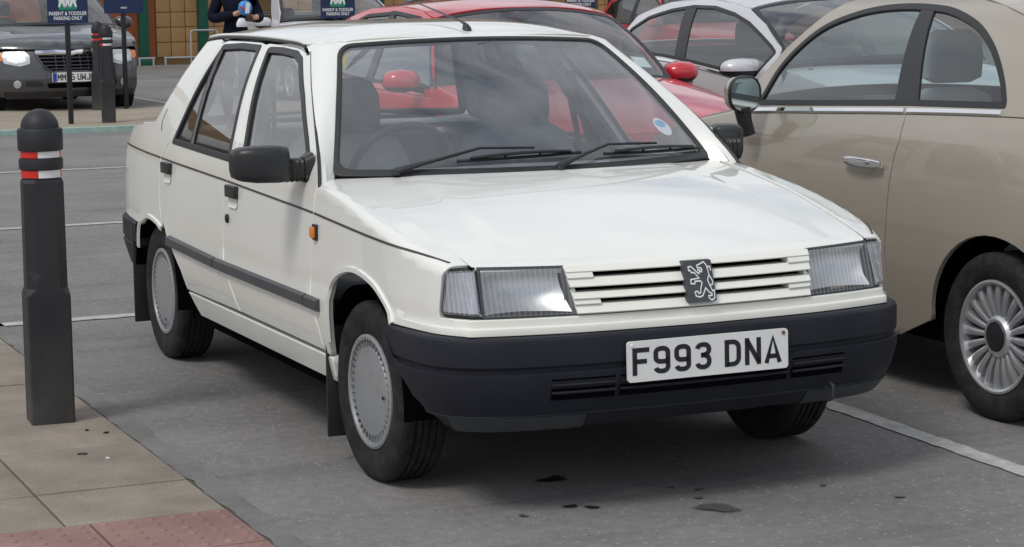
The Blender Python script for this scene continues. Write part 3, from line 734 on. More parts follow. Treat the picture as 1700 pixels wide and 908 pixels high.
# PART3
# ------------------------------------------------------------------ wheels
def make_tyre(r, wd, rim, t, name='tyre', tread=True):
    """tyre about the y axis, centred on origin; outer face towards -y"""
    h = wd/2; mb = MB()
    prof = [(rim-.004, -h*.70), (rim+.004, -h*.84), (rim+.02, -h*.93), ((r+rim)/2+.004, -h), (r-.030, -h*.985), (r-.014, -h*.93), (r-.004, -h*.82), (r, -h*.72)]
    if tread:
        for c in (-.42, -.14, .14, .42):
            prof += [(r, h*(c-.05)), (r-.006, h*(c-.045)), (r-.006, h*(c+.045)), (r, h*(c+.05))]
    prof += [(r, h*.72), (r-.004, h*.82), (r-.014, h*.93), (r-.030, h*.985), ((r+rim)/2, h), (rim+.02, h*.93), (rim-.004, h*.7)]
    mb.lathe(prof, axis='y', seg=56); return mb.build(name, 'tyre', t, angle=32)
def wheel_peugeot():
    t = bpy.data.objects.new('wheel', None); COL.objects.link(t)
    ty = make_tyre(.280, .160, .172, t)
    mb = MB(); mb.lathe([(.02, -.02), (.17, -.02)], axis='y', seg=40); mb.build('wheel_disc', 'dark_void', t)
    mb = MB(); mb.lathe([(.139, -.055), (.139, -.066), (.136, -.0695), (.10, -.0735), (.05, -.076), (.0005, -.0765)], axis='y', seg=56)
    hc = mb.build('hubcap', 'hubcap_silver', t, angle=30)
    mb = MB(); mb.lathe([(.158, -.050), (.158, -.068), (.161, -.074), (.170, -.076), (.177, -.073), (.179, -.060)], axis='y', seg=56); mb.build('hubcap_rim', 'hubcap_silver', hc, angle=30)
    mb = MB()
    for i in range(40):
        a = 2*PI*i/40; c, s = math.cos(a), math.sin(a); rot = Matrix.Rotation(-a, 3, 'Y')
        mb.box((.1485*c, -.064, .1485*s), (.022, .012, .0055), rot=rot)
    o = mb.build('hubcap_spokes', 'hubcap_silver', hc); o['kind'] = 'stuff'
    mb = MB(); mb.lathe([(.0001, -.0782), (.006, -.0782), (.0065, -.076)], c=(.118, 0, -.118*.0), axis='y', seg=12); mb.build('valve', 'black_rubber', hc)
    return t

# ------------------------------------------------------------------ the white saloon
car = empty('white_car', (0, 0, 0))
tag(car, 'white eighties saloon car with dark bumpers parked in the foreground', 'car')
yz = pchip([.20, .27, .33, .42, .50, .535, .57, .62, .75, .84, .90, 1.0, 1.15, 1.32, 1.40], [.735, .765, .779, .792, .797, .797, .790, .792, .790, .783, .768, .729, .660, .553, .495])
dx = pchip([-3.45, -3.3, -3.1, -2.9, -2.47, -2.0, -.5, 0, .3, .5, .62, .72], [.15, .105, .068, .038, .010, 0, 0, 0, .008, .036, .085, .15])
def g(x, z): return yz(z)-dx(x)
def sideS(s): return lambda x, z: (x, s*g(x, z), z)
hed = pchip([-.7, -.44, .04, .4, .57, .68], [.912, .897, .841, .771, .731, .702])
yshut = pchip([-.5, -.3, .2, .55, .68], [.712, .702, .682, .660, .648])
RW = .034
def wing_te(x): return hed(x)-RW+RW*PI/2+(g(x, hed(x)-RW)-RW-yshut(x))
def wingS(s):
    def f(x, t):
        x = np.asarray(x, float); t = np.asarray(t, float); z0 = hed(x)-RW; gs = g(x, z0)
        a = np.clip((t-z0)/RW, 0, PI/2); ex = np.maximum(t-z0-RW*PI/2, 0)
        y = np.where(t <= z0, g(x, np.minimum(t, z0)), gs-RW+RW*np.cos(a)-ex)
        z = np.where(t <= z0, t, z0+RW*np.sin(a)+ex*.10)
        return x, s*y, z
    return f
def Fx(y, z):
    y = np.abs(y); return .735-.33*(z-.585)-.15*y**2-.075*y**4
def frontS(y, z): return (Fx(y, z), y, z)
# corner plan curves (outboard of the headlamp) at two heights
_pb = spline([(.735, 0), (.713, .377), (.659, .647), (.630, .690), (.556, .735), (.45, .762), (.31, .787)], 10)
_pt = spline([(.690, 0), (.668, .403), (.604, .644), (.588, .682), (.566, .722), (.45, .757), (.31, .786)], 10)
def planfn(pts):
    p = np.array(pts); l = np.r_[0, np.cumsum(np.linalg.norm(np.diff(p, axis=0), axis=1))]
    return p, l
_pbp, _pbl = planfn(_pb); _ptp, _ptl = planfn(_pt)
def cornerS(sg):
    """u in 0..1 across headlamp seam -> wing edge, v height"""
    kb = (_pbl[np.argmin(np.hypot(_pbp[:, 0]-.659, _pbp[:, 1]-.647))], _pbl[np.argmin(np.hypot(_pbp[:, 0]-.556, _pbp[:, 1]-.735))])
    kt = (_ptl[np.argmin(np.hypot(_ptp[:, 0]-.604, _ptp[:, 1]-.644))], _ptl[np.argmin(np.hypot(_ptp[:, 0]-.566, _ptp[:, 1]-.722))])
    def f(u, v):
        w_ = (np.asarray(v)-.585)/.138; u = np.asarray(u)/.13
        xb = np.interp(kb[0]+(kb[1]-kb[0])*u, _pbl, _pbp[:, 0]); yb = np.interp(kb[0]+(kb[1]-kb[0])*u, _pbl, _pbp[:, 1])
        xt = np.interp(kt[0]+(kt[1]-kt[0])*u, _ptl, _ptp[:, 0]); yt = np.interp(kt[0]+(kt[1]-kt[0])*u, _ptl, _ptp[:, 1])
        return xb+(xt-xb)*w_, sg*(yb+(yt-yb)*w_), v
    return f
def wsS(u, v):
    """u -0.7..0.7 across, v 0..0.64 up the slope"""
    u = np.asarray(u, float); t = np.asarray(v, float)/.64; hw = .703+(.498-.703)*t; k = (u/.7)**2
    x = (-.215+(-.868+.215)*t)-(.226+(.058-.226)*t)*k + .018*np.sin(np.clip(t, 0, 1)*PI)
    z = (.900+(1.331-.900)*t)-(-.003+(.018+.003)*t)*k + .020*np.sin(np.clip(t, 0, 1)*PI)
    return x, u/.7*hw, z
# --- outlines in side view (x, z)
DF = [(-.977, 1.284), (-.795, 1.186), (-.593, 1.065), (-.462, .977), (-.398, .926), (-.368, .897), (-.371, .804), (-.398, .693), (-.408, .566), (-.377, .480), (-.335, .431), (-.306, .358)]
BS = [(-1.213, .360), (-1.262, .405), (-1.345, .49), (-1.385, .56), (-1.39, .644), (-1.364, .763), (-1.33, .83), (-1.305, .875), (-1.295, .92), (-1.40, 1.12), (-1.525, 1.306)]
RB = [(-1.918, .352), (-1.98, .421), (-2.087, .492), (-2.205, .556), (-2.262, .60), (-2.276, .66), (-2.272, .74), (-2.262, .83), (-2.225, .88), (-2.185, .915), (-2.14, 1.08), (-2.075, 1.300)]
gut = spline([(-2.296, 1.309), (-2.113, 1.321), (-1.788, 1.3245), (-1.487, 1.322), (-1.2, 1.315), (-1.071, 1.305), (-.995, 1.287)], 6)
guts = [(x, z-.011) for x, z in gut]                    # top edge of the doors
doorF = DF + BS + [(x, z) for x, z in guts[::-1] if -1.52 < x < -.985][::1][::-1][::-1][::-1]
doorF = DF + BS + [(x, z) for x, z in guts if -1.50 < x < -1.0]
doorR = BS[::-1] + RB + [(x, z) for x, z in guts if -2.06 < x < -1.54]
wF = fillet([(-1.475, 1.296, .02), (-1.30, 1.297), (-1.12, 1.289), (-1.03, 1.268, .05), (-.80, 1.148), (-.60, 1.023), (-.487, .945, .03), (-.452, .893, .015), (-.80, .889), (-1.190, .893, .02), (-1.23, .95)], .05)
wR = fillet([(-2.141, .906, .012), (-1.74, .897), (-1.335, .889, .015), (-1.36, .94), (-1.562, 1.300, .015), (-1.80, 1.303), (-2.034, 1.294, .015)], .05)
archF = spline([(-.243, .40), (-.238, .46), (-.232, .535), (-.212, .585), (-.152, .624), (-.074, .647), (.005, .657), (.09, .651), (.179, .630), (.244, .596), (.29, .561), (.313, .535)], 4)
archR = spline([(-2.70, .44), (-2.655, .535), (-2.596, .566), (-2.488, .588), (-2.357, .580), (-2.262, .560)], 4)
def lower_end():   # wing front edge at the indicator, then the strip under it
    return [(.553, .583), (.564, .722)]
for s in (-1, 1):
    S = sideS(s); W_ = wingS(s); o_ = (0, s, 0)
    # front wing
    te = [(x, float(wing_te(x))) for x in np.linspace(.585, -.395, 16)]
    wing = [(x, z) for x, z in archF] + [(.45, .535), (.600, .534), (.612, .556), (.600, .581), (.553, .583), (.566, .70), (.572, .722)] + te + [(-.392, .905), (-.366, .893), (-.369, .804), (-.396, .693), (-.406, .566), (-.375, .480), (-.333, .431), (-.302, .358), (-.25, .352)]
    fw = panel('front_wing', wing, W_, 'white_paint', car, o_, thick=.02, res=.024, bev=.002, gap=.001)
    strip('arch_lip', archF, W_, 'white_paint', fw, o_, hw=.012, h=.007, res=.02)
    # sill
    panel('sill', [(-1.915, .349), (-1.80, .262), (-.30, .262), (-.247, .262), (-.247, .349)], S, 'white_paint', car, o_, thick=.05, res=.05, bev=.006)
    # doors
    for nm, poly, win in (('front_door', doorF, wF), ('rear_door', doorR, wR)):
        d = panel(nm, poly, S, 'white_paint', car, o_, holes=[ins(win, .012)], thick=.03, res=.05, bev=.0035, gap=.0028)
        panel('window_seal', win, S, 'black_rubber', d, o_, holes=[ins(win, .024)], thick=.014, bev=.003, gap=0, res=.06, lift=.0035)
        gp = panel('window_pane', ins(win, .02), S, 'side_glass', d, o_, thick=0, bev=0, gap=0, res=.08, lift=-.006, back=False)
        inner = [p for p in poly if p[1] < .91]
        panel('door_trim', rect(-1.25, -.45, .42, .885) if nm == 'front_door' else rect(-1.95, -1.40, .50, .885), lambda x, z: (x, s*(g(x, z)-.055), z), 'interior_dark' if s < 0 else 'interior_dark', d, (0, -s, 0), thick=0, bev=0, gap=0, res=.15, back=False)
        # handle
        hx, hz = (-1.245, .792) if nm == 'front_door' else (-2.135, .812)
        mb = MB(); mb.box((hx, s*(g(hx, hz)+.008), hz), (.115, .022, .044), bev=.006); h = mb.build('door_handle', 'black_plastic', d)
        rc = fillet(rect(hx-.05, hx+.05, hz-.062, hz-.012), .012)
        panel('handle_recess', rc, lambda x, z: (x, s*(g(x, z)+.0012-.010*np.clip(1-((z-(hz-.037))/.03)**2, 0, 1)), z), 'white_trim', d, o_, thick=0, bev=0, gap=0, res=.02, back=False, lift=.010)
        if nm == 'front_door':
            lx, lz = -1.311, .690
            mb = MB(); mb.lathe([(.0001, .012), (.009, .012), (.0125, .010), (.0135, 0)], axis='y', seg=20)
            mb.v = [(x*.9+lx, s*(g(lx, lz)+y-.001), z*1.25+lz) for x, y, z in mb.v]; mb.build('door_lock', 'black_plastic', d)
        else:
            bar = [(-1.866, .905), (-1.95, 1.10), (-2.028, 1.288)]
            strip('window_bar', bar, S, 'black_rubber', d, o_, hw=.013, h=.004)
    # rub strips
    for a, b, nm in ((-2.118, -1.470, 'rub_strip'), (-1.458, -.432, 'rub_strip'), (-.424, -.305, 'rub_strip')):
        strip(nm, [(a, .528+.004*(-1-a)/2), (b, .51+.0)] if False else [(a, .526 if a < -2 else (.510 if a < -.5 else .507)), (b, .511 if b < -1.4 else (.508 if b < -.4 else .506))], S, 'rub_strip', car, o_, hw=.0215, h=.017, taper=.72)
    # rear quarter with C pillar
    q = [(-2.079, 1.306)] + [(x, z-.006) for x, z in gut if x < -2.09][::-1] + [(-2.300, 1.296), (-2.417, 1.112), (-2.526, .971), (-2.60, .964), (-2.908, .940), (-2.968, .897), (-2.996, .851), (-3.055, .708), (-3.089, .548), (-2.70, .541), (-2.655, .537)] + [(x, z) for x, z in archR if -2.64 < x] + [(-2.266, .60), (-2.28, .66), (-2.276, .74), (-2.266, .83), (-2.229, .88), (-2.189, .915), (-2.144, 1.08)]
    rq = panel('rear_quarter', q, S, 'white_paint', car, o_, thick=.02, res=.05, gap=.002)
    strip('arch_lip', archR, S, 'white_paint', rq, o_, hw=.012, h=.007, res=.02)
    vent = [(-2.40, 1.03), (-2.405, .98), (-2.365, .945)]
    strip('vent_groove', spline(vent, 5), S, 'black_rubber', rq, o_, hw=.003, h=.0015)
    # pinstripe broken at the shutlines
    pin = lambda x: float(np.interp(x, [-3.01, -2.27, -1.35, -.385, .563], [.856, .844, .824, .797, .752]))
    for a, b, Sx in ((-2.99, -2.275, S), (-2.255, -1.338, S), (-1.322, -.378, S), (-.362, .555, W_)):
        strip('pinstripe', [(x, pin(x)) for x in np.linspace(a, b, 14)], Sx, 'stripe_brown', car, o_, hw=.0034, h=.0006, taper=.9, base=.0022)
    # gutter
    G = [(x, s*(float(g(x, z))+.003), z-.003) for x, z in gut if x < -1.05]
    mb = MB(); mb.tube(G, .005, 6); mb.build('gutter', 'black_rubber', car)
    G = [(x, s*(float(g(x, z))+.001), z+.007) for x, z in gut if x < -1.06]
    mb = MB(); mb.tube(G, [.0015]+[.006]*(len(G)-2)+[.0015], 8); mb.build('gutter_lip', 'white_paint', car)
    # a pillar: from door shutline to the windscreen edge
    ws_e = lambda t: (-.446+(-.926+.446)*t, .703+(.498-.703)*t, .903+(1.313-.903)*t)
    A = spline([(-1.055, float(g(-1.055, 1.302)), 1.302)]+[(x, float(g(x, z)), z) for x, z in [(-.993, 1.289)]+DF[:6]+[(-.358, .882)]], 5)
    Bc = spline([(-.985, .470, 1.326), (-.945, .492, 1.316), (-.926, .500, 1.309)]+[tuple(float(c_)-k_ for c_, k_ in zip(wsS(.688, .64*t), (.004, 0, .004))) for t in (.86, .6, .35, .15, .04, -.02, -.05)], 5)
    n = 7; mb = MB(); rows = []
    LA = np.array(A); LB = np.array(Bc)
    def resamp(P, k):
        l = np.r_[0, np.cumsum(np.linalg.norm(np.diff(P, axis=0), axis=1))]; t = np.linspace(0, l[-1], k); return np.stack([np.interp(t, l, P[:, c]) for c in range(3)], 1)
    LA = resamp(LA, 24); LB = resamp(LB, 24)
    for i in range(24):
        a, b = LA[i], LB[i]; row = []
        for k in range(n):
            t = k/(n-1); p = a+(b-a)*t; p = p+np.array([.35, .75, .55])*.014*math.sin(PI*t); row.append((p[0], s*p[1], p[2]))
        rows.append(row)
    mb.loft(rows, closed=False); mb.build('windscreen_pillar', 'white_paint', car, angle=60)
    mb = MB(); mb.tube([(x, s*(y-.004), z-.004) for x, y, z in LA[2:]], .006, 6); mb.build('pillar_shadow_gap', 'black_rubber', car)
    # wing repeater
    rx_, rz_ = -.343, .737
    mb = MB(); mb.box((rx_, s*(g(rx_, rz_)+.003), rz_), (.04, .012, .052), bev=.005); rp = mb.build('side_repeater', 'black_plastic', car)
    mb = MB(); mb.box((rx_, s*(g(rx_, rz_)+.012), rz_), (.028, .016, .036), bev=.006); mb.build('repeater_lens', 'amber', rp)
    # mud flaps
    mb = MB(); mb.box((-.285, s*.705, .265), (.012, .165, .36), bev=.004); mb.build('mud_flap', 'black_rubber', car)
    mb = MB(); mb.box((-2.80, s*.690, .315), (.012, .17, .42), bev=.004); mb.build('mud_flap', 'black_rubber', car)
    # wheel well liners
    for cx in (0, -2.469):
        mb = MB(); mb.loft([[(cx+.335*math.cos(a), s*.575, .272+.335*math.sin(a)), (cx+.335*math.cos(a), s*.765, .272+.335*math.sin(a))] for a in np.linspace(R(-5), R(185), 26)], closed=False); mb.build('wheel_well', 'dark_void', car)

# --- bonnet
def bonz(x, y):
    x = np.asarray(x, float); y = np.abs(np.asarray(y, float))
    cr_ = np.interp(x, [-.5, -.2, .2, .6, .75], [.030, .032, .026, .020, .020])
    k = 1/(1+np.exp(-(.475+.05*(x+.3)-y)/.012))
    front = np.clip((x-(Fx(y, .72)-.045))/.045, 0, 1.2)
    return hed(x)+cr_*(1-(y/.69)**2)+.0035*k-.012*front**2
rear_e = [(-.205-.226*(y/.70)**2, y) for y in np.linspace(-.696, .696, 21)]
front_e = [(float(Fx(y, .722))-.002, y) for y in np.linspace(.640, -.640, 21)]
right_e = [(x, float(yshut(x))-.002) for x in np.linspace(-.40, .585, 12)]
bon = rear_e + right_e + front_e + [(x, -y) for x, y in right_e[::-1]]
panel('bonnet', bon, lambda x, y: (x, y, bonz(x, y)), 'white_paint', car, (0, 0, 1), thick=.02, res=.03, bev=.003, gap=.001)
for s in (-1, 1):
    mb = MB(); mb.tube([(x, s*float(yshut(x)), float(hed(x))-.008) for x in np.linspace(-.39, .60, 20)], .007, 6); mb.build('bonnet_gap_shade', 'dark_void', car)  # black tube imitates the shade down inside the bonnet shutline
# --- windscreen
wso = fillet([(-.7, 0, .035), (.7, 0, .035), (.7, .64, .075), (-.7, .64, .075)], .05, 8)
wsi = fillet([(-.680, .030, .05), (.680, .030, .05), (.678, .620, .062), (-.678, .620, .062)], .05, 8)
_in = [p for p in ins(wso, .010) if p[1] > .30]
_in = sorted([p for p in _in if p[0] > 0], key=lambda p: (p[1], -p[0])) + sorted([p for p in _in if p[0] <= 0], key=lambda p: (-p[1], -p[0]))
panel('windscreen_surround', [(-.708, .30), (-.712, .655), (.712, .655), (.708, .30)] + _in, wsS, 'white_paint', car, (1, 0, 1), thick=.01, bev=.001, gap=0, res=.05, lift=-.0045)
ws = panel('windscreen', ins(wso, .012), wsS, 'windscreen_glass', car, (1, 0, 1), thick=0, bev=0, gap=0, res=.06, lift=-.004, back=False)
panel('windscreen_seal', wso, wsS, 'black_rubber', ws, (1, 0, 1), holes=[wsi], thick=.02, bev=.005, gap=0, res=.05, lift=.003)
# scuttle between bonnet and glass
mb = MB(); rows = []
for y in np.linspace(-.69, .69, 25):
    rows.append([(-.205-.226*(y/.70)**2+.03, y, .872), (-.205-.226*(y/.70)**2-.02, y, .888), (-.225-.226*(y/.703)**2-.02, y, .903)])
mb.loft(rows, closed=False); mb.build('scuttle', 'black_plastic', car)
# stickers
def decal(name, cu, cv, rx, ry, m, parent, lift=-.0055, n=28):
    mb = MB(); p = [wsS(cu+rx*math.cos(2*PI*i/n), cv+ry*math.sin(2*PI*i/n)) for i in range(n)]
    P = [Vector(tuple(float(c) for c in q)) for q in p]; N = (P[n//4]-P[0]).cross(P[n//2]-P[0]).normalized(); N = N if N.x+N.z > 0 else -N
    mb.add([q+N*lift for q in P], [tuple(range(n))]); return mb.build(name, m, parent, angle=0, fix=False)
td = decal('tax_disc', .578, .158, .036, .040, 'paper_white', ws, -.0062)
decal('disc_print', .578, .172, .027, .016, 'paper_blue', td, -.0058)
# --- roof
ry = pchip([-2.30, -2.1, -1.6, -1.1, -.93], [.556, .549, .549, .560, .52])
rc_ = pchip([-2.33, -2.1, -1.6, -1.2, -.95, -.86], [1.322, 1.362, 1.386, 1.380, 1.352, 1.329])
def roofz(x, y):
    e = np.interp(x, [-2.30, -2.1, -1.8, -1.2, -1.0, -.9], [1.309, 1.330, 1.334, 1.325, 1.312, 1.308])
    c = np.maximum(rc_(x), e); return e+(c-e)*(1-np.clip(np.abs(y)/.56, 0, 1.1)**3.2)
f_e = []
for u in np.linspace(.66, -.66, 17):
    x, y, z = wsS(u, .648); f_e.append((float(x)-.004, float(y)))
r_side = [(x, float(g(x, float(np.interp(x, [p[0] for p in gut], [p[1] for p in gut]))))-.001) for x in np.linspace(-1.06, -2.295, 24)]
roof = f_e[::-1] + r_side + [(-2.315, .30), (-2.325, 0), (-2.315, -.30)] + [(x, -y) for x, y in r_side[::-1]]
panel('roof', roof, lambda x, y: (x, y, roofz(x, y)), 'white_paint', car, (0, 0, 1), thick=.012, res=.06, bev=.004, gap=0)
hl = [(x, y*.93) for x, y in roof]
panel('headlining', ins(roof, .03), lambda x, y: (x, y, roofz(x, y)-.03), 'headlining', car, (0, 0, -1), thick=0, bev=0, gap=0, res=.12, back=False)
# aerial
ae = empty('aerial') ; ae.parent = car; ae.location = (-.952, .0, 1.352)
bpy.data.objects.remove(ae, do_unlink=True)
mb = MB(); mb.loft([[(x*1.25-.955, y, 1.352) for x, y in rrect(.036, .030, .013)], [(x*1.1-.957, y, 1.362) for x, y in rrect(.032, .026, .011)], [(x-.966, y, 1.374) for x, y in rrect(.020, .016, .007)]]); ab = mb.build('aerial_base', 'black_plastic', car, angle=50)
mb = MB(); mb.tube([(-.966, 0, 1.372), (-1.02, 0, 1.384), (-1.46, .0, 1.452)], [.006, .0038, .0022], 6); mb.build('aerial_rod', 'black_plastic', ab)
# --- rear window, boot lid and tail
def rwS(u, v):
    t = np.asarray(v, float)/.42; u = np.asarray(u, float); hw = .66+(.50-.66)*t; k = (u/.6)**2
    return (-2.60+(-2.335+2.60)*t)+(.075)*k, u/.6*hw, .965+(1.315-.965)*t-.006*k
rwo = fillet([(-.6, 0), (.6, 0), (.6, .42), (-.6, .42)], .04)
panel('rear_window', ins(rwo, .01), rwS, 'rear_glass', car, (-1, 0, 1), thick=0, bev=0, gap=0, res=.08, lift=-.003, back=False)
panel('rear_window_seal', rwo, rwS, 'black_rubber', car, (-1, 0, 1), holes=[ins(rwo, .03)], thick=.014, gap=0, res=.06, lift=.002)
for s in (-1, 1):   # strips between the glass and the pillar
    mb = MB(); rows = []
    for t in np.linspace(0, 1, 9):
        a = rwS(s*.6, .42*t); x = -2.526+(.226)*t; z = .971+(1.296-.971)*t; rows.append([tuple(float(q) for q in a), (x, s*float(g(x, z)), z)])
    mb.loft(rows, closed=False); mb.build('hatch_edge', 'white_paint', car)
def tailx(y, z): return np.interp(z, [.2, .5, .56, .70, .85, .93, .97], [-3.20, -3.20, -3.165, -3.13, -3.075, -3.03, -2.96])+.10*(np.abs(y)/.7)**4
deck = [(-2.565, y) for y in np.linspace(-.70, .70, 9)] + [(-2.92+.0*y, y) for y in np.linspace(.69, -.69, 9)]
panel('boot_lid', deck, lambda x, y: (x, y, np.interp(x, [-3.0, -2.55], [.945, .972])+.012*(1-(y/.7)**2)), 'white_paint', car, (0, 0, 1), thick=.02, res=.08, bev=.01)
panel('tail_panel', fillet([(-.70, .54), (.70, .54), (.68, .955), (-.68, .955)], .03), lambda y, z: (tailx(y, z), y, z), 'white_paint', car, (-1, 0, 0), thick=.02, res=.08)
for s in (-1, 1):
    panel('tail_light', fillet(rect(s*.42, s*.685, .62, .80) if s > 0 else rect(-.685, -.42, .62, .80), .015), lambda y, z: (tailx(y, z), y, z), 'red_lens', car, (-1, 0, 0), thick=.01, res=.06, lift=.008)
panel('rear_plate', rect(-.26, .26, .63, .74), lambda y, z: (tailx(y, z), y, z), 'paper_yellow', car, (-1, 0, 0), thick=.004, res=.1, lift=.006)
# --- bumpers
def sweep(name, plan, prof=None, m=None, parent=None, zmin=None, osc=None):
    P = np.array(plan); t = np.gradient(P, axis=0); t /= np.linalg.norm(t, axis=1)[:, None]; n = np.stack([t[:, 1], -t[:, 0]], 1)
    mb = MB(); rows = []
    for i in range(len(P)):
        row = []
        for o, z in prof:
            if osc and o > 0: o = o*osc(P[i][0])
            q = P[i]+n[i]*o
            zz = z if zmin is None else max(z, float(zmin(q[0])))
            row.append((q[0], q[1], zz))
        rows.append(row)
    mb.loft(rows, caps=False, closed=False)
    k = len(prof)
    for e in (0, len(P)-1): mb.f.append(tuple(e*k+j for j in range(k)))
    return mb.build(name, m, parent, angle=28)
def both(h): return [(x, -y) for x, y in h[::-1]] + h[1:]
bh = spline([(.775, 0), (.770, .2), (.757, .40), (.731, .57), (.690, .675), (.632, .745), (.555, .783), (.45, .797), (.305, .802)], 6)
bplan = both(bh)
bz = lambda x: np.interp(x, [.30, .315, .419, .56, .60], [.505, .49, .367, .262, .2])
bprof = [(-.075, .531), (-.030, .5345), (-.012, .5325), (-.003, .526), (0, .515), (0, .452), (-.004, .447), (-.010, .4455), (-.010, .434), (-.004, .4325), (.002, .429), (.001, .40), (-.016, .34), (-.032, .308), (-.031, .305), (-.060, .270), (-.072, .262), (-.12, .262)]
fb = sweep('front_bumper', bplan, bprof, 'bumper_plastic', car, bz)
lip = [p for p in bplan if abs(p[1]) > .36 and p[0] > .60]
for s in (-1, 1):
    pl = sorted([p for p in lip if p[1]*s > 0], key=lambda p: p[1])
    sweep('spoiler_lip', pl, [(-.038, .304), (-.030, .302), (-.057, .268), (-.068, .258), (-.085, .258)], 'bumper_lip', car)
# lower grille: flat black plates on the face imitate shade inside the slots
def bumpx(y, off): return float(np.interp(abs(y), [p[1] for p in bh], [p[0] for p in bh]))+off
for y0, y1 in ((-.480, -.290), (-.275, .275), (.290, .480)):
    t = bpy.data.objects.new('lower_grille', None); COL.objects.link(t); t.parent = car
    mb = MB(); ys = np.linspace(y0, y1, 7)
    mb.loft([[(bumpx(y, .0025), y, .414), (bumpx(y, -.0095), y, .352)] for y in ys], closed=False); mb.build('slot_shade', 'dark_void', t, angle=0)
    for z, off in ((.396, .006), (.374, .0025)):
        mb = MB(); mb.tube([(bumpx(y, off-.003), y, z) for y in ys], .0045, 6); mb.build('louvre', 'bumper_plastic', t)
mb = MB(); mb.tube(fillet3([(bumpx(.43, -.016), .435, .325), (bumpx(.43, .0), .44, .318), (bumpx(.43, .004), .435, .278), (bumpx(.43, -.012), .425, .268), (bumpx(.43, -.010), .420, .315)], .008), .0045, 6); mb.build('towing_eye', 'black_plastic', car)
rh = spline([(-3.325, 0), (-3.315, .3), (-3.285, .52), (-3.24, .645), (-3.17, .715), (-3.05, .748), (-2.74, .775)], 6)
sweep('rear_bumper', [(x, -y) for x, y in both(rh)], [(-.07, .545), (-.012, .543), (0, .53), (0, .455), (-.008, .45), (-.008, .44), (0, .435), (-.03, .33), (-.06, .29), (-.1, .29)], 'bumper_plastic', car, lambda x: np.interp(x, [-3.2, -2.95, -2.74], [.25, .30, .44]))
# --- front strip, grille, lamps
sp = [p for p in both(_pb) if p[0] > .62]
sweep('front_strip', sp, [(-.03, .583), (-.002, .582), (.001, .578), (.003, .5595), (.012, .556), (.0135, .552), (.0135, .537), (-.02, .533)], 'white_trim', car)
for s in (-1, 1):   # outer ends belong to the wing
    pl = [(x, y*s) for x, y in _pb if .325 < x <= .628]
    pl = sorted(pl, key=lambda p: p[1])
    sweep('wing_strip', pl, osc=lambda x: float(np.clip((x-.33)/.30, 0, 1))**.7, m='white_paint', parent=car, prof=[(-.03, .583), (-.002, .582), (.001, .578), (.003, .5595), (.012, .556), (.0135, .552), (.0135, .537), (-.02, .533)])
gr = bpy.data.objects.new('grille', None); COL.objects.link(gr); gr.parent = car
panel('grille_back', rect(-.395, .395, .584, .722), lambda y, z: (Fx(y, z)-.045, y, z), 'dark_void', gr, (1, 0, 0), thick=0, bev=0, gap=0, res=.1, back=False)
GY = lambda z: .379+(.401-.379)*(z-.585)/.135
def gbar(z0, z1, yl, yr, dep=.0, name='grille_bar', lean=.006):
    mb = MB(); rows = []
    for y in np.linspace(yl, yr, 15):
        x0, x1 = float(Fx(y, z0)), float(Fx(y, z1)); zm = (z0+z1)/2
        ya, yb = y, y
        if abs(abs(y)-GY(zm)) < 1e-6: ya, yb = math.copysign(GY(z0)+.003, y), math.copysign(GY(z1)+.003, y)
        rows.append([(x0-.040, ya, z0+.004), (x0+dep, ya, z0), (x0+dep+.002, ya, z0+.003), (x1+dep-lean, yb, z1-.002), (x1+dep-lean-.003, yb, z1), (x1-.040, yb, z1)])
    mb.loft(rows); return mb.build(name, 'white_trim', gr, angle=25)
gbar(0.7, 0.7185, -GY((0.7+0.7185)/2), GY((0.7+0.7185)/2), .004)
gbar(0.66, 0.6845, -GY((0.66+0.6845)/2), GY((0.66+0.6845)/2), .008)
gbar(0.627, 0.6455, -GY((0.627+0.6455)/2), GY((0.627+0.6455)/2), .008)
gbar(0.587, 0.6125, -GY((0.587+0.6125)/2), GY((0.587+0.6125)/2), .006)
for s in (-1, 1):
    for z0, z1, wd in ((.6835, .701, .075), (.6115, .628, .075), (.645, .661, .014)):
        a = s*GY((z0+z1)/2); b = a-s*wd
        gbar(z0, z1, min(a, b), max(a, b), .005 if wd > .05 else -.006, 'grille_end', .0)
# badge with the lion
def badgeS(a, b, h): z = .600+b*.115; return (float(Fx(0, z))+.020+h, (a-.5)*.092-.000, z)
bp = rrect(1, 1, .03, 2, .5, .5)
mb = MB(); mb.prism(bp, badgeS, -.02, 0); bd = mb.build('badge', 'rub_strip', gr, angle=25)
def zb(p):
    v = (p[1]-(185-35*(p[0]-110)/475))/583; u = (p[0]-110-90*v)/475; return (u, 1-v)
lion = [(340, 240), (455, 185), (500, 225), (530, 310), (545, 360), (520, 440), (560, 520), (600, 590), (630, 580), (635, 690), (585, 720), (540, 690), (535, 660), (590, 655), (590, 630), (545, 610), (485, 550), (435, 660), (385, 680), (320, 665), (305, 610), (350, 600), (370, 630), (400, 620), (400, 570), (425, 480), (400, 455), (310, 460), (305, 495), (240, 495), (235, 440), (375, 415), (300, 340), (245, 340), (230, 310), (205, 315), (195, 265), (240, 255), (375, 355), (385, 325), (420, 325), (430, 295), (410, 270), (350, 270)]
mb = MB()
for pts, cl in ((lion, True), ([(545, 365), (610, 460), (600, 500), (560, 515)], False), ([(530, 300), (520, 250), (560, 250), (580, 310)], False), ([(350, 302), (405, 302)], False)):
    v, f = ribbon([zb(p) for p in pts], .036, cl); mb.add([badgeS(a, b, .0015) for a, b in v], f)
mb.build('lion_emblem', 'chrome' if False else 'sign_white', bd, angle=0, fix=False)
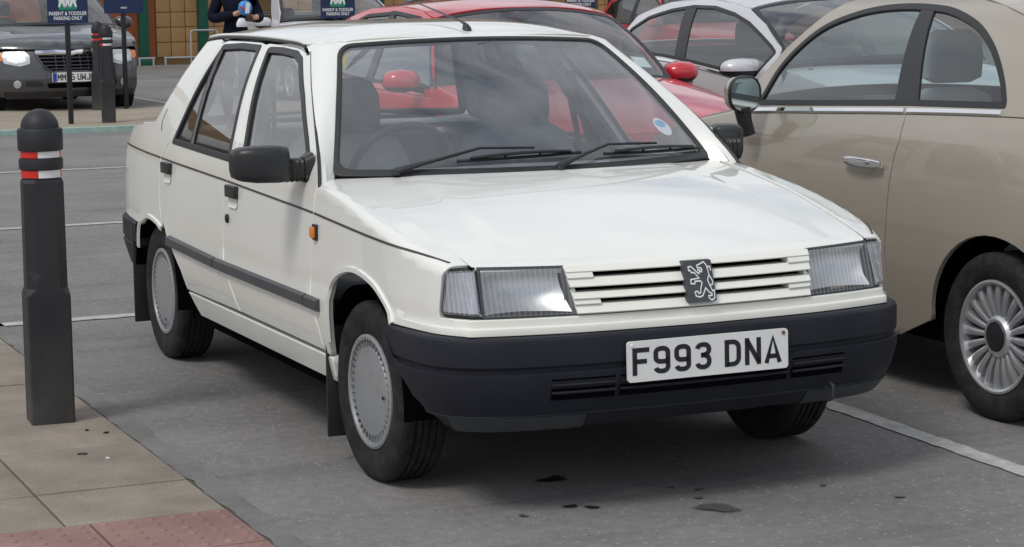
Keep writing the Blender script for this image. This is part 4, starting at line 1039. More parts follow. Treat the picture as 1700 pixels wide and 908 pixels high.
for s in (-1, 1):
    hp = [(s*.403, .717), (s*.6415, .7215), (s*.645, .588), (s*.381, .587)]
    t = bpy.data.objects.new('headlight', None); COL.objects.link(t); t.parent = car
    panel('lamp_housing', ins(hp, -.004), lambda y, z: (Fx(y, z)-.004, y, z), 'rub_strip', t, (1, 0, 0), holes=[ins(hp, .004)], thick=.03, bev=.002, gap=0, res=.05)
    cy_, cz_ = s*.515, .653
    def bowl(y, z):
        d = np.clip(((np.abs(y)-.505)/.125)**2+((z-.653)/.085)**2*.8, 0, 1.6); return (Fx(y, z)-.010-.085*np.clip(1-d*.62, .05, 1), y, z)
    panel('reflector', ins(hp, .004), bowl, 'reflector', t, (1, 0, 0), thick=0, bev=0, gap=0, res=.016, back=False)
    panel('lens', ins(hp, .002), lambda y, z: (Fx(y, z)+.003, y, z), 'lens_clear', t, (1, 0, 0), thick=0, bev=0, gap=0, res=.04, back=False)
    t = bpy.data.objects.new('front_indicator', None); COL.objects.link(t); t.parent = car
    ip = fillet([(.004, .590, .002), (.127, .592, .018), (.127, .716, .018), (.004, .7195, .002)], .01); CS = cornerS(s)
    panel('lamp_housing', ins(ip, -.005), lambda u, v: tuple(a-b for a, b in zip(CS(u, v), (.006, s*.004, 0))), 'black_rubber', t, (1, s, 0), thick=.02, bev=.002, gap=0, res=.03)
    panel('reflector', ins(ip, .008), lambda u, v: tuple(a-b for a, b in zip(CS(u, v), (.003, s*.002, 0))), 'reflector_grey', t, (1, s, 0), thick=0, bev=0, gap=0, res=.03, back=False)
    panel('lens', ins(ip, .003), CS, 'lens_ribbed', t, (1, s, 0), thick=.012, bev=.004, gap=0, res=.025, lift=.005, back=False)
# --- number plate
np_ = empty('number_plate'); np_.parent = car
PX = lambda b: .7865-.03*(b-.449)
def plS(a, b, h): return (PX(b)+h, a, b)
mb = MB(); mb.prism(rrect(.525, .116, .010, 4, 0, .4495), plS, -.008, 0); pb = mb.build('plate', 'plate_white', np_, angle=30)
cw, sz = .060, .0497
xs_ = -.2480; txt = 'F993 DNA'
adv = .0635
for ch in txt:
    if ch != ' ': glyph(ch, lambda a, b, h, x0=xs_: plS(x0+a*1.09, .4105+b, .0009), sz, 'plate_black', np_, wk=.275); xs_ += adv+.0035
    else: xs_ += .030
for y, z in ((-.247, .496), (.247, .496)):
    mb = MB(); mb.lathe([(.0001, .004), (.005, .0035), (.0065, 0)], seg=12); mb.v = [(PX(z)+c, y+a, z+b) for a, b, c in mb.v]; mb.build('screw', 'screw_rust' if y > 0 else 'plate_white', np_)
# --- wheels
wh = wheel_peugeot()
for i, (x, y, st) in enumerate(((0, -.676, 1.5), (0, .676, 1.5), (-2.469, -.662, 0), (-2.469, .662, 0))):
    o = wh if i == 0 else copy_tree(wh)
    o.parent = car; o.location = (x, y, .277); o.rotation_euler = (0, R(37*i), R(st if y < 0 else 180+st)) if True else None
    o.rotation_mode = 'ZYX' if False else 'XYZ'
# --- mirrors
def fold(o, ang, px=-.50, py=.80):
    c, s_ = math.cos(ang), math.sin(ang)
    for v_ in o.data.vertices:
        x, y = v_.co.x-px, v_.co.y-py; v_.co.x = px+c*x-s_*y; v_.co.y = py+s_*x+c*y
for s in (-1, 1):
    t = bpy.data.objects.new('door_mirror', None); COL.objects.link(t); t.parent = car
    mb = MB(); L_ = []
    for y, wd, ht, cx, cz in ((.832, .075, .098, -.500, .946), (.838, .095, .112, -.500, .946), (.87, .115, .118, -.498, .947), (.94, .112, .116, -.502, .948), (.985, .098, .106, -.510, .949), (1.005, .075, .088, -.516, .950), (1.012, .04, .055, -.520, .951)):
        L_.append([(a, s*y, b) for a, b in rrect(wd, ht, min(wd, ht)*.24, 5, cx, cz)])
    mb.loft(L_); hs_ = mb.build('housing', 'black_plastic', t, angle=50)
    mb = MB(); mb.prism(rrect(.145, .095, .018, 4, s*.925, .947), lambda a, b, h: (-.5545+h, a, b), -.004, .004); mf_ = mb.build('mirror_face', 'mirror_glass', t)
    if s > 0: fold(hs_, R(62)); fold(mf_, R(62))       # folded back
    mb = MB(); L_ = []
    for k in range(9):
        y = .775+.0085*k; q = .055+(.007 if k % 2 else 0); L_.append([(a, s*y, b) for a, b in rrect(q*1.0, q*1.25, .018, 4, -.498, .925)])
    mb.loft(L_); mb.build('bellows', 'black_rubber', t, angle=20)
    tri = fillet([(-.585, .892), (-.452, .890), (-.475, .93), (-.535, .985), (-.56, .97)], .012)
    panel('mirror_base', tri, lambda x, z: (x, s*(g(x, z)+.004), z), 'black_plastic', t, (0, s, 0), thick=.02, bev=.005, res=.03, lift=.008)
    mb = MB(); mb.loft([[(a, s*.752, b) for a, b in rrect(.085, .105, .02, 4, -.495, .928)], [(a, s*.778, b) for a, b in rrect(.062, .08, .018, 4, -.498, .925)]]); mb.build('mirror_arm', 'black_plastic', t)
# --- wipers
def wiper(arm, blade):
    """arm: pivot, sleeve end, elbow, blade middle in glass coordinates; blade: its two ends"""
    t = bpy.data.objects.new('wiper', None); COL.objects.link(t); t.parent = car
    P = lambda q, l: Vector(tuple(float(c) for c in wsS(*q)))+Vector((.62, 0, .78))*l
    a, s_, e_, m_ = P(arm[0], .022), P(arm[1], .026), P(arm[2], .030), P(arm[3], .030)
    mb = MB(); mb.tube([a-(s_-a)*.06, a, a.lerp(s_, .3), s_], [.011, .0135, .0125, .008], 8, flat=.75); mb.tube([s_, e_], [.0062, .0048], 6); mb.tube([e_, e_.lerp(m_, .5), m_], .0045, 6); mb.build('wiper_arm', 'black_plastic', t)
    mb = MB(); mb.lathe([(.0001, .020), (.013, .017), (.016, 0)], seg=14); mb.v = [(x+a.x, y+a.y, z+a.z-.014) for x, y, z in mb.v]; mb.build('pivot', 'black_plastic', t)
    B = lambda q, l: P((blade[0][0]+(blade[1][0]-blade[0][0])*q, blade[0][1]+(blade[1][1]-blade[0][1])*q), l)
    mb = MB(); mb.tube([B(q, .008) for q in np.linspace(0, 1, 12)], .0058, 6); mb.build('wiper_blade', 'black_rubber', t)
    mb = MB(); mb.tube([B(q, .013+.015*math.sin(PI*q)) for q in np.linspace(.10, .90, 11)], .0058, 6)
    for q in (.10, .36, .64, .90): mb.tube([B(q, .006), B(q, .013+.015*math.sin(PI*q))], .005, 6)
    mb.build('blade_frame', 'black_plastic', t)
wiper([(-.518, .004), (-.395, .040), (-.247, .080), (-.06, .074)], [(-.325, .050), (.118, .066)])
wiper([(.006, .008), (.105, .040), (.226, .072), (.44, .062)], [(.205, .054), (.668, .040)])
# --- interior
mb = MB(); mb.box((-1.35, 0, .25), (2.75, 1.38, .10)); mb.build('floor_pan', 'dark_void', car)
mb = MB(); mb.box((.07, 0, .45), (.96, 1.08, .36)); mb.build('engine_bay_block', 'dark_void', car)  # plain dark box filling the bay, added to block light
mb = MB(); mb.box((-2.85, 0, .45), (.55, 1.1, .3)); mb.build('boot_floor', 'dark_void', car)
mb = MB(); rows = []
for y in np.linspace(-.68, .68, 13):
    b = -.26-.22*(y/.70)**2; rows.append([(b-.02, y, .884), (b-.14, y, .902), (b-.30, y, .905-.02*abs(y)), (b-.38, y, .885), (b-.40, y, .80), (b-.36, y, .60)])
mb.loft(rows, closed=False); mb.build('dashboard', 'interior_grey', car)
mb = MB(); mb.tube([(-.73+.185*math.cos(a)*math.sin(R(25)), -.345+.185*math.sin(a), .875+.185*math.cos(a)*math.cos(R(25))) for a in np.linspace(0, 2*PI, 36, endpoint=False)], .0135, 8, closed=True)
sw = mb.build('steering_wheel', 'interior_dark', car)
mb = MB(); mb.box((-.72, -.345, .865), (.03, .30, .045), bev=.01, rot=Matrix.Rotation(R(-25), 3, 'Y')); mb.box((-.66, -.345, .84), (.16, .06, .06), bev=.01); mb.build('spoke', 'interior_dark', sw)
def seat(y):
    t = bpy.data.objects.new('seat', None); COL.objects.link(t); t.parent = car
    mb = MB(); mb.loft([[(a, y+b, .30) for a, b in rrect(.48, .46, .08, 5, -1.0, 0)], [(a, y+b, .45) for a, b in rrect(.52, .50, .08, 5, -1.0, 0)], [(a, y+b, .48) for a, b in rrect(.46, .44, .1, 5, -1.0, 0)]]); mb.build('cushion', 'interior_grey', t, angle=60)
    L_ = []
    for z, wd, dp, cx in ((.46, .46, .14, -1.20), (.60, .50, .15, -1.225), (.75, .50, .14, -1.255), (.88, .47, .12, -1.285), (.955, .40, .09, -1.30), (.985, .30, .05, -1.308)):
        L_.append([(a, y+b, z) for a, b in rrect(dp, wd, dp*.4, 5, cx, 0)])
    mb = MB(); mb.loft(L_); mb.build('backrest', 'interior_grey', t, angle=60)
    L_ = []
    for z, wd, dp in ((.965, .20, .05), (.98, .27, .085), (1.05, .285, .10), (1.12, .27, .095), (1.165, .22, .07), (1.18, .14, .04)):
        L_.append([(a, y+b, z) for a, b in rrect(dp, wd, dp*.42, 5, -1.315, 0)])
    mb = MB(); mb.loft(L_); mb.build('headrest', 'interior_grey', t, angle=60)
seat(-.345); seat(.225+.115)
mb = MB()
mb.loft([[(a, b, .80) for a, b in rrect(.16, 1.20, .06, 5, -2.12, 0)], [(a, b, .90) for a, b in rrect(.12, 1.16, .05, 5, -2.15, 0)]]); mb.loft([[(a, b, .4) for a, b in rrect(.2, 1.20, .06, 5, -2.02, 0)], [(a, b, .80) for a, b in rrect(.16, 1.20, .06, 5, -2.12, 0)]]); mb.build('rear_bench', 'interior_dark', car, angle=50)
mb = MB(); mb.box((-2.40, 0, .935), (.40, 1.26, .02), bev=.005); mb.build('parcel_shelf', 'shelf_grey', car)
mb = MB(); mb.box((-.775, .00, 1.215), (.03, .20, .062), bev=.012); rm = mb.build('rear_view_mirror', 'black_plastic', car)
mb = MB(); mb.tube([(-.785, .0, 1.22), (-.835, .0, 1.29)], .007, 8); mb.box((-.836, .0, 1.295), (.02, .03, .025), bev=.004); mb.build('mirror_stalk', 'interior_dark', rm)
for s in (-1, 1):   # inner B pillars and belts
    mb = MB(); mb.loft([[(-1.36, s*.74, .5), (-1.26, s*.74, .5), (-1.26, s*.70, .5), (-1.36, s*.70, .5)], [(-1.34, s*.72, .92), (-1.26, s*.72, .92), (-1.26, s*.68, .92), (-1.34, s*.68, .92)], [(-1.53, s*.555, 1.30), (-1.46, s*.555, 1.30), (-1.46, s*.515, 1.29), (-1.53, s*.515, 1.29)]]); mb.build('inner_pillar', 'interior_grey', car)
    for dx_ in (.0, .06):
        mb = MB(); mb.loft([[(-1.43+dx_, s*.60, 1.18), (-1.38+dx_, s*.60, 1.18), (-1.38+dx_, s*.597, 1.18), (-1.43+dx_, s*.597, 1.18)], [(-1.30+dx_*2, s*.66, .62), (-1.25+dx_*2, s*.66, .62), (-1.25+dx_*2, s*.657, .62), (-1.30+dx_*2, s*.657, .62)]]); mb.build('seat_belt', 'belt', car)
    mb = MB(); mb.loft([[(-2.16, s*.715, .90), (-2.52, s*.70, .95), (-2.50, s*.66, .95), (-2.16, s*.67, .90)], [(-2.07, s*.54, 1.295), (-2.28, s*.54, 1.295), (-2.28, s*.50, 1.285), (-2.07, s*.50, 1.285)]]); mb.build('inner_rear_pillar', 'interior_grey', car)
mb = MB(); mb.loft([[(-2.06, -.60, 1.15), (-2.0, -.60, 1.15), (-2.0, -.597, 1.15), (-2.06, -.597, 1.15)], [(-1.66, -.64, .80), (-1.58, -.64, .80), (-1.58, -.637, .80), (-1.66, -.637, .80)]]); mb.build('seat_belt', 'fabric_brown', car)
# PART4
# ------------------------------------------------------------------ other cars
def ellipsoid_half(mb, c, ax, ay, az, zlo=-1., zhi=1., p=2.4, nu=18, nv=14):
    """front half (x>0) of a superellipsoid, between two relative heights"""
    k = len(mb.v)
    sp_ = lambda q: math.copysign(abs(q)**(2/p), q)
    for i in range(nv+1):
        w_ = zlo+(zhi-zlo)*i/nv; b = math.asin(max(-1, min(1, w_)))
        for j in range(nu+1):
            a = -PI/2+PI*j/nu
            mb.v.append((c[0]+ax*sp_(math.cos(b))*sp_(math.cos(a)), c[1]+ay*sp_(math.cos(b))*sp_(math.sin(a)), c[2]+az*sp_(math.sin(b))))
    n = nu+1
    for i in range(nv):
        for j in range(nu): mb.f.append((k+i*n+j, k+i*n+j+1, k+(i+1)*n+j+1, k+(i+1)*n+j))
def car_mirror(parent, x, y, z, s, ax, ay, az, paint, low=-.35, stalk=None, glass_mat='mirror_glass'):
    t = bpy.data.objects.new('door_mirror', None); COL.objects.link(t); t.parent = parent; t.location = (x, y, z)
    mb = MB(); ellipsoid_half(mb, (0, 0, 0), ax, ay, az, low, 1); mb.build('shell', paint, t, angle=60, fix=False)
    mb = MB(); ellipsoid_half(mb, (0, 0, 0), ax*.98, ay*.98, az, -1, low+.01); mb.build('lower_shell', 'black_plastic', t, angle=60, fix=False)
    sp_ = lambda q: math.copysign(abs(q)**(2/2.4), q)
    E = lambda k: [(ay*k*sp_(math.cos(a)), az*k*sp_(math.sin(a))) for a in np.linspace(0, 2*PI, 36, endpoint=False)]
    mb = MB(); o, q, i_ = E(1.0), E(1.0), E(.86)
    mb.loft([[(.004, a, b) for a, b in E(1.0)], [(-.016, a, b) for a, b in E(1.0)], [(-.022, a, b) for a, b in E(.96)], [(-.012, a, b) for a, b in E(.90)]], caps=False); mb.build('rim', 'black_plastic', t, angle=40)
    mb = MB(); mb.add([(-.013, a, b) for a, b in E(.905)], [tuple(range(36))]); mb.build('mirror_face', glass_mat, t, angle=0, fix=False)
    mb = MB(); st = stalk or [(.02, -s*ay*.7, -az*.5), (.02, -s*(ay+.03), -az*.75), (.02, -s*(ay+.10), -az*.8)]
    mb.tube(st, [.035, .03, .028][:len(st)] if len(st) < 4 else .03, 10); mb.build('stalk', 'black_plastic', t)
    return t
def alloy(t, r, wd, rim, spokes=5, style='five', cap='black_plastic'):
    make_tyre(r, wd, rim, t)
    h = wd/2
    mb = MB(); mb.lathe([(rim+.003, -h*.80), (rim+.002, -h*.88), (rim-.006, -h*.90), (rim-.014, -h*.84), (rim-.018, -h*.5), (rim-.018, h*.5)], axis='y', seg=56); rm = mb.build('rim', 'alloy_silver', t, angle=30)
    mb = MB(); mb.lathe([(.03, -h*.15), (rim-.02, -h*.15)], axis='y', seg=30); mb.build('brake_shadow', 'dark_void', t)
    hub = .052 if style == 'fan' else .045
    mb = MB(); mb.lathe([(hub+.022, -h*.45), (hub+.020, -h*.70), (hub+.010, -h*.80), (hub, -h*.80)], axis='y', seg=36); mb.build('hub', 'alloy_silver', t, angle=30)
    mb = MB(); mb.lathe([(hub, -h*.74), (hub-.004, -h*.80), (hub*.5, -h*.84), (.0004, -h*.85)], axis='y', seg=36); mb.build('centre_cap', cap, t, angle=30)
    n = 20 if style == 'fan' else spokes
    r0, r1 = hub+.012, rim-.010
    sp0 = None
    for i in range(n):
        if sp0 is None:
            mb = MB(); w0, w1 = ((.0085, .0165) if style == 'fan' else (.028, .036)); L_ = []
            for q in np.linspace(0, 1, 6):
                rr = r0+(r1-r0)*q; ww = w0+(w1-w0)*q; yy = -h*(.66+.12*math.sin(PI*q*.8))
                L_.append([(rr, yy+.030, -ww), (rr, yy+.004, -ww*.9), (rr, yy, -ww*.35), (rr, yy, ww*.35), (rr, yy+.004, ww*.9), (rr, yy+.030, ww)])
            mb.loft(L_); sp0 = mb.build('spoke', 'alloy_silver', t, angle=40)
        else:
            o = sp0.copy(); COL.objects.link(o); o.parent = t; o.rotation_euler = (0, 2*PI*i/n, 0)
def build_car(S):
    t = empty(S['name'], (*S['loc'], 0), S.get('rot', 0)); tag(t, S['label'], 'car', S.get('group', 'cars parked in the background'))
    P_ = S['paint']; Y = pchip(*S['yz']); D = pchip(*S['dx'])
    g_ = lambda x, z: Y(z)-D(x)
    wb = S['wb']; ra = S['arch']; wr = S['wr']; zb = S.get('sill', .22)
    hood = pchip(*S['hood'][0:2]); crown = pchip(*S['hood'][2:4]) if len(S['hood']) > 2 else (lambda x: .04+0*np.asarray(x))
    zsh = lambda x: hood(x)-crown(x)
    nose = pchip(*S['nose']); tail = pchip(*S['tail']); nc, nhw, npw = S.get('ncorner', (.22, .80, 3)); tcn = S.get('tcorner', .16)
    Fn = lambda y, z: nose(z)-nc*(np.abs(y)/nhw)**npw
    Tn = lambda y, z: tail(z)+tcn*(np.abs(y)/nhw)**3
    A0, A1, D0, D1 = S['A0'], S['A1'], S['D0'], S['D1']
    belt = pchip(*S['belt']); res = S.get('res', .08)
    bdrop = .022
    def topz(x): return float(zsh(x)) if x > A0[0] else float(belt(x))-bdrop
    def arch(cx, a0=0, a1=180): return [(cx+ra*math.cos(R(a)), max(wr+.012+ra*math.sin(R(a)), zb)) for a in np.linspace(a0, a1, 22)]
    def nx(z):
        x = float(nose(z))-nc
        for _ in range(8): x = float(Fn(float(g_(x, z)), z))
        return x
    def tx(z):
        x = float(tail(z))+tcn
        for _ in range(8): x = float(Tn(float(g_(x, z)), z))
        return x
    zn = S['hoodfront']
    nl = [(nx(z), z) for z in np.linspace(zb, zn-.01, 10)]
    tz = D0[1]
    tl = [(tx(z), z) for z in np.linspace(zb+.06, tz, 10)]
    sp1, sp2 = S['split1'], S['split2']
    xt1, xt2 = sp1[-1][0], sp2[-1][0]
    top = lambda a, b, n=12: [(x, topz(x)) for x in np.linspace(a, b, n)]
    wing = [(sp1[0][0], zb)] + arch(0)[::-1] + nl + top(nl[-1][0], xt1, 18) + sp1[::-1][1:-1]
    wing = [sp1[0]] + arch(0)[::-1] + nl + top(nl[-1][0]-.01, xt1, 18) + sp1[::-1][1:-1]
    door = [sp2[0], sp1[0]] + sp1[1:-1] + top(xt1, xt2, 12) + sp2[::-1][1:-1]
    quar = tl + [(tl[-1][0]+.02, topz(tl[-1][0]))] + top(tl[-1][0]+.03, xt2, 10) + sp2[::-1][1:] + arch(-wb)
    quar = [p for p in quar]
    DLO = S['dlo']; rail = S['rail']
    railz = pchip([p[0] for p in rail][::-1], [p[1] for p in rail][::-1])
    frame = [(A0[0], topz(A0[0]-.001))] + S.get('apillar', []) + rail + [D0] + top(D0[0], A0[0], 24)[:-1]
    for s in (-1, 1):
        G = lambda x, z, s=s: (x, s*g_(x, z), z); o_ = (0, s, 0)
        panel('front_wing', wing, G, P_, t, o_, thick=.02, res=res, gap=.002)
        dr = panel('door', door, G, P_, t, o_, thick=.02, res=res, gap=.0025)
        panel('rear_quarter', quar, G, P_, t, o_, thick=.02, res=res, gap=.002)
        fr = panel('window_frame', frame, G, P_, t, o_, holes=[DLO], thick=.02, res=res, gap=0, bev=.002)
        panel('window_trim', ins(DLO, -.003), G, 'black_rubber', t, o_, holes=[ins(DLO, S.get('trim', .022))], thick=.014, bev=.003, gap=0, res=res, lift=.002)
        for pl in S.get('pillars', []): panel('pillar_trim', pl, G, 'black_plastic', t, o_, thick=.012, bev=.002, gap=0, res=res, lift=.0005)
        panel('side_window', ins(DLO, .014), G, S.get('glass', 'side_glass'), t, o_, thick=0, bev=0, gap=0, res=res, lift=-.006, back=False)
        if 'strip' in S:
            for a, b, m_ in S['strip']: strip('belt_strip', [(x, float(belt(x))-.012) for x in np.linspace(a, b, 20)], G, m_, t, o_, hw=.011, h=.008, base=.002)
        if 'handle' in S:
            hx0, hx1, hz, m_ = S['handle']; hc = (hx0+hx1)/2
            if m_ == 'chrome':
                mb = MB(); L_ = []
                for q in np.linspace(0, 1, 9):
                    x = hx0+(hx1-hx0)*q; b_ = math.sin(PI*min(max(q, .03), .97))**.2
                    L_.append([(x, s*(g_(x, hz)+.010+.022*b_+a), hz+.004*q+b) for a, b in rrect(.016, .034*b_+.004, .006, 3)])
                mb.loft(L_); mb.build('door_handle', m_, dr, angle=50)
                mb = MB(); mb.lathe([(.0001, 0), (.05, 0), (.052, -.002)], axis='y', seg=24); mb.v = [(hc+x*1.1, s*(g_(hc+x, hz+z*.8)+.0015), hz+.0+z*.8) for x, y, z in mb.v]; mb.build('handle_cup', P_, dr, angle=60)
            else:
                mb = MB(); mb.box((hc, s*(g_(hc, hz)+.012), hz), (hx1-hx0, .025, .03), bev=.008); mb.build('door_handle', m_, dr)
        mr_ = S['mirror']
        car_mirror(t, mr_[0], s*mr_[1], mr_[2], s, *mr_[3], S.get('mpaint', P_), mr_[4], [(a, -s*b, c) for a, b, c in mr_[5]] if len(mr_) > 5 else None)
    # bonnet
    ys = np.linspace(-1, 1, 21)
    C0 = S['C0']; hwA = float(g_(A0[0], A0[1]))-.012
    rear = [(C0[0]+.012+(A0[0]-C0[0])*q*q, hwA*q) for q in ys]
    side_e = [(x, float(g_(x, zsh(x)))-.004) for x in np.linspace(A0[0]+.03, nl[-1][0]-.005, 14)]
    fe = [(float(Fn(y, zn)), y) for y in np.linspace(side_e[-1][1]-.02, -side_e[-1][1]+.02, 19)]
    hp = rear + side_e + fe + [(x, -y) for x, y in side_e[::-1]]
    HR = max(.01, float(hood(float(Fn(0, zn))))-zn+.004)
    def hoodm(x, y):
        e = np.maximum(g_(x, zsh(x)), .3); q = np.clip(np.abs(y)/e, 0, 1.05)
        fr_ = np.clip((x-(Fn(y, zn)-.08))/.08, 0, 1.3)
        return x, y, hood(x)-crown(x)*q**3-HR*fr_**2
    panel('bonnet', hp, hoodm, P_, t, (0, 0, 1), thick=.015, res=res, bev=.006, gap=.001)
    # windscreen
    T0 = S['T0']; hwT = float(g_(A1[0], A1[1]))-.012; Lw = math.hypot(C0[0]-T0[0], C0[1]-T0[1])
    def wm(u, v):
        tt = np.asarray(v)/Lw; u = np.asarray(u); k = u*u
        x = (C0[0]+(T0[0]-C0[0])*tt)+((A0[0]-C0[0])+((A1[0]-T0[0])-(A0[0]-C0[0]))*tt)*k+.03*np.sin(PI*np.clip(tt, 0, 1))
        z = (C0[1]+(T0[1]-C0[1])*tt)+((A0[1]-C0[1])+((A1[1]-T0[1])-(A0[1]-C0[1]))*tt)*k+.03*np.sin(PI*np.clip(tt, 0, 1))
        return x, u*(hwA+(hwT-hwA)*tt), z
    wo = fillet([(-1, 0), (1, 0), (1, Lw), (-1, Lw)], .05)
    wi = fillet([(-.95, .06), (.95, .06), (.95, Lw-.04), (-.95, Lw-.04)], .06)
    wsn = panel('windscreen', wo, wm, S.get('wsglass', 'green_glass'), t, (1, 0, 1), thick=0, bev=0, gap=0, res=res, lift=-.003, back=False)
    panel('windscreen_border', wo, wm, 'black_rubber', wsn, (1, 0, 1), holes=[wi], thick=.008, bev=.002, gap=0, res=res, lift=.0)
    if S.get('permit'):
        u0, v0, u1, v1 = S['permit']; mb = MB(); mb.add([tuple(float(c) for c in wm(a, b)) for a, b in ((u0, v0), (u1, v0), (u1, v1), (u0, v1))], [(0, 1, 2, 3)])
        mb.v = [(x-.006, y, z-.006) for x, y, z in mb.v]; mb.build('permit', 'paper_white', wsn, angle=0, fix=False)
    # roof
    rz_ = pchip(*S['roof'])
    xe = np.linspace(A1[0], D1[0], 22)
    se = [(x, float(g_(x, railz(x)))-.003) for x in xe]
    fe = [(T0[0]+(A1[0]-T0[0])*q*q-.006, hwT*q) for q in np.linspace(-.99, .99, 15)]
    re = [(S['Rt'][0]+(D1[0]-S['Rt'][0])*q*q, se[-1][1]*q) for q in np.linspace(.98, -.98, 13)]
    rp = fe + se[1:-1] + re + [(x, -y) for x, y in se[::-1][1:-1]]
    def rm_(x, y):
        e = np.maximum(g_(x, railz(x)), .2); q = np.clip(np.abs(y)/e, 0, 1.05); return x, y, railz(x)+(np.maximum(rz_(x), railz(x))-railz(x))*(1-q**S.get('rpow', 2.6))
    panel('roof', rp, rm_, P_, t, (0, 0, 1), thick=.012, res=res, bev=.003, gap=0)
    # rear glass and tailgate
    Rt, Rb = S['Rt'], S['Rb']; hb_ = float(g_(*D0))-.02; ht_ = float(g_(*D1))-.02; Lr = math.hypot(Rt[0]-Rb[0], Rt[1]-Rb[1])
    def rgm(u, v):
        tt = np.asarray(v)/Lr; k = np.asarray(u)**2
        return Rb[0]+(Rt[0]-Rb[0])*tt+((D0[0]-Rb[0])+((D1[0]-Rt[0])-(D0[0]-Rb[0]))*tt)*k, u*(hb_+(ht_-hb_)*tt), Rb[1]+(Rt[1]-Rb[1])*tt+((D0[1]-Rb[1])+((D1[1]-Rt[1])-(D0[1]-Rb[1]))*tt)*k
    ro = [(-1, 0), (1, 0), (1, Lr), (-1, Lr)]; ri = fillet([(-.82, .04), (.82, .04), (.82, Lr-.06), (-.82, Lr-.06)], .06)
    tg = panel('tailgate', ro, rgm, P_, t, (-1, 0, .5), holes=[ri], thick=.015, res=res, gap=0)
    panel('rear_window', ins(ri, -.01), rgm, S.get('rglass', 'rear_glass'), tg, (-1, 0, .5), thick=0, bev=0, gap=0, res=res, lift=-.006, back=False)
    hw = float(g_(tl[4][0], .6))-.01
    panel('tail_panel', [(-hw, zb+.06), (hw, zb+.06), (hw, tz), (-hw, tz)], lambda y, z: (Tn(y, z), y, z), P_, t, (-1, 0, 0), thick=.02, res=res)
    for s in (-1, 1): panel('tail_light', fillet([(s*(hw-.02), .72), (s*(hw-.2), .74), (s*(hw-.16), .92), (s*(hw-.04), .92)], .02), lambda y, z: (Tn(y, z), y, z), 'red_lens', t, (-1, 0, 0), thick=.01, res=res, lift=.008)
    # nose
    fw = float(g_(nl[5][0], .55))-.004
    fpoly = [(-fw+.03, zb), (fw-.03, zb), (fw, zb+.12), (fw, zn-.03), (fw*.9, zn-.01), (-fw*.9, zn-.01), (-fw, zn-.03), (-fw, zb+.12)]
    FM = lambda y, z: (Fn(y, z), y, z)
    panel('front_bumper', fpoly, FM, P_, t, (1, 0, 0), thick=.02, res=res)
    if 'front' in S: S['front'](t, FM)
    else:
        for s in (-1, 1):
            hp_ = fillet([(s*.44, zn-.20), (s*.72, zn-.14), (s*.74, zn-.03), (s*.50, zn-.06)], .03)
            panel('headlight', hp_, FM, 'reflector_grey', t, (1, 0, 0), thick=.01, res=.04, lift=.006)
        panel('lower_grille', fillet(rect(-.42, .42, .28, .42), .04), FM, 'black_plastic', t, (1, 0, 0), thick=.01, res=res, lift=.004)
    # wheels, underside, cabin
    w0 = bpy.data.objects.new('wheel', None); COL.objects.link(w0); w0.parent = t
    alloy(w0, wr, S['tw'], S['rim'], style=S.get('wstyle', 'five'), cap=S.get('cap', 'black_plastic'))
    tr = S['track']
    for i, (x, y) in enumerate(((-wb, tr), (0, tr), (-wb, -tr), (0, -tr))):
        o = w0 if i == 0 else copy_tree(w0, t)
        o.location = (x, y, wr); o.rotation_euler = (0, 0, PI if y > 0 else 0)
    for s in (-1, 1):
        for cx in (0, -wb):
            mb = MB(); mb.loft([[(cx+(ra+.02)*math.cos(a), s*(tr-.14), wr+(ra+.02)*math.sin(a)), (cx+(ra+.02)*math.cos(a), s*(tr+.06), wr+(ra+.02)*math.sin(a))] for a in np.linspace(R(-5), R(185), 26)], closed=False); mb.build('wheel_well', 'dark_void', t)
    xm = -wb/2
    mb = MB(); mb.box((xm, 0, .30), (wb-2*ra+.1, 2*tr+.08, .16)); mb.box((xm, 0, .42), (wb+1.0, 1.05, .38)); mb.build('floor_pan', 'dark_void', t)
    dz = A0[1]
    mb = MB(); mb.box((A0[0]-.06, 0, dz-.17), (.5, 2*hwA-.10, .30), bev=.06); mb.build('dashboard', S.get('dash', 'interior_dark'), t)
    for y in (-.36, .36):
        q = bpy.data.objects.new('seat', None); COL.objects.link(q); q.parent = t; sx = S['seatx']; zo = S.get('seatz', .1)
        L_ = [[(a, y+b, z+zo) for a, b in rrect(dp, wd, dp*.4, 5, sx+cx, 0)] for z, wd, dp, cx in ((.40, .44, .16, 0), (.60, .48, .16, -.03), (.80, .46, .13, -.07), (.90, .36, .09, -.09), (.93, .2, .05, -.095))]
        mb = MB(); mb.loft(L_); mb.build('backrest', S.get('seatm', 'interior_dark'), q, angle=60)
        L_ = [[(a, y+b, z+zo) for a, b in rrect(dp, wd, dp*.42, 5, sx-.11, 0)] for z, wd, dp in ((.95, .16, .05), (.97, .25, .09), (1.05, .26, .10), (1.12, .24, .09), (1.15, .14, .05))]
        mb = MB(); mb.loft(L_); mb.build('headrest', S.get('seatm', 'interior_dark'), q, angle=60)
        mb = MB(); mb.box((sx+.25, y, .42+zo*.5), (.46, .46, .16), bev=.05); mb.build('cushion', S.get('seatm', 'interior_dark'), q)
    mb = MB(); mb.box((-wb+.18, 0, .62), (.16, 1.1, .55), bev=.06, rot=Matrix.Rotation(R(-14), 3, 'Y')); mb.build('rear_bench', S.get('seatm', 'interior_dark'), t)
    return t

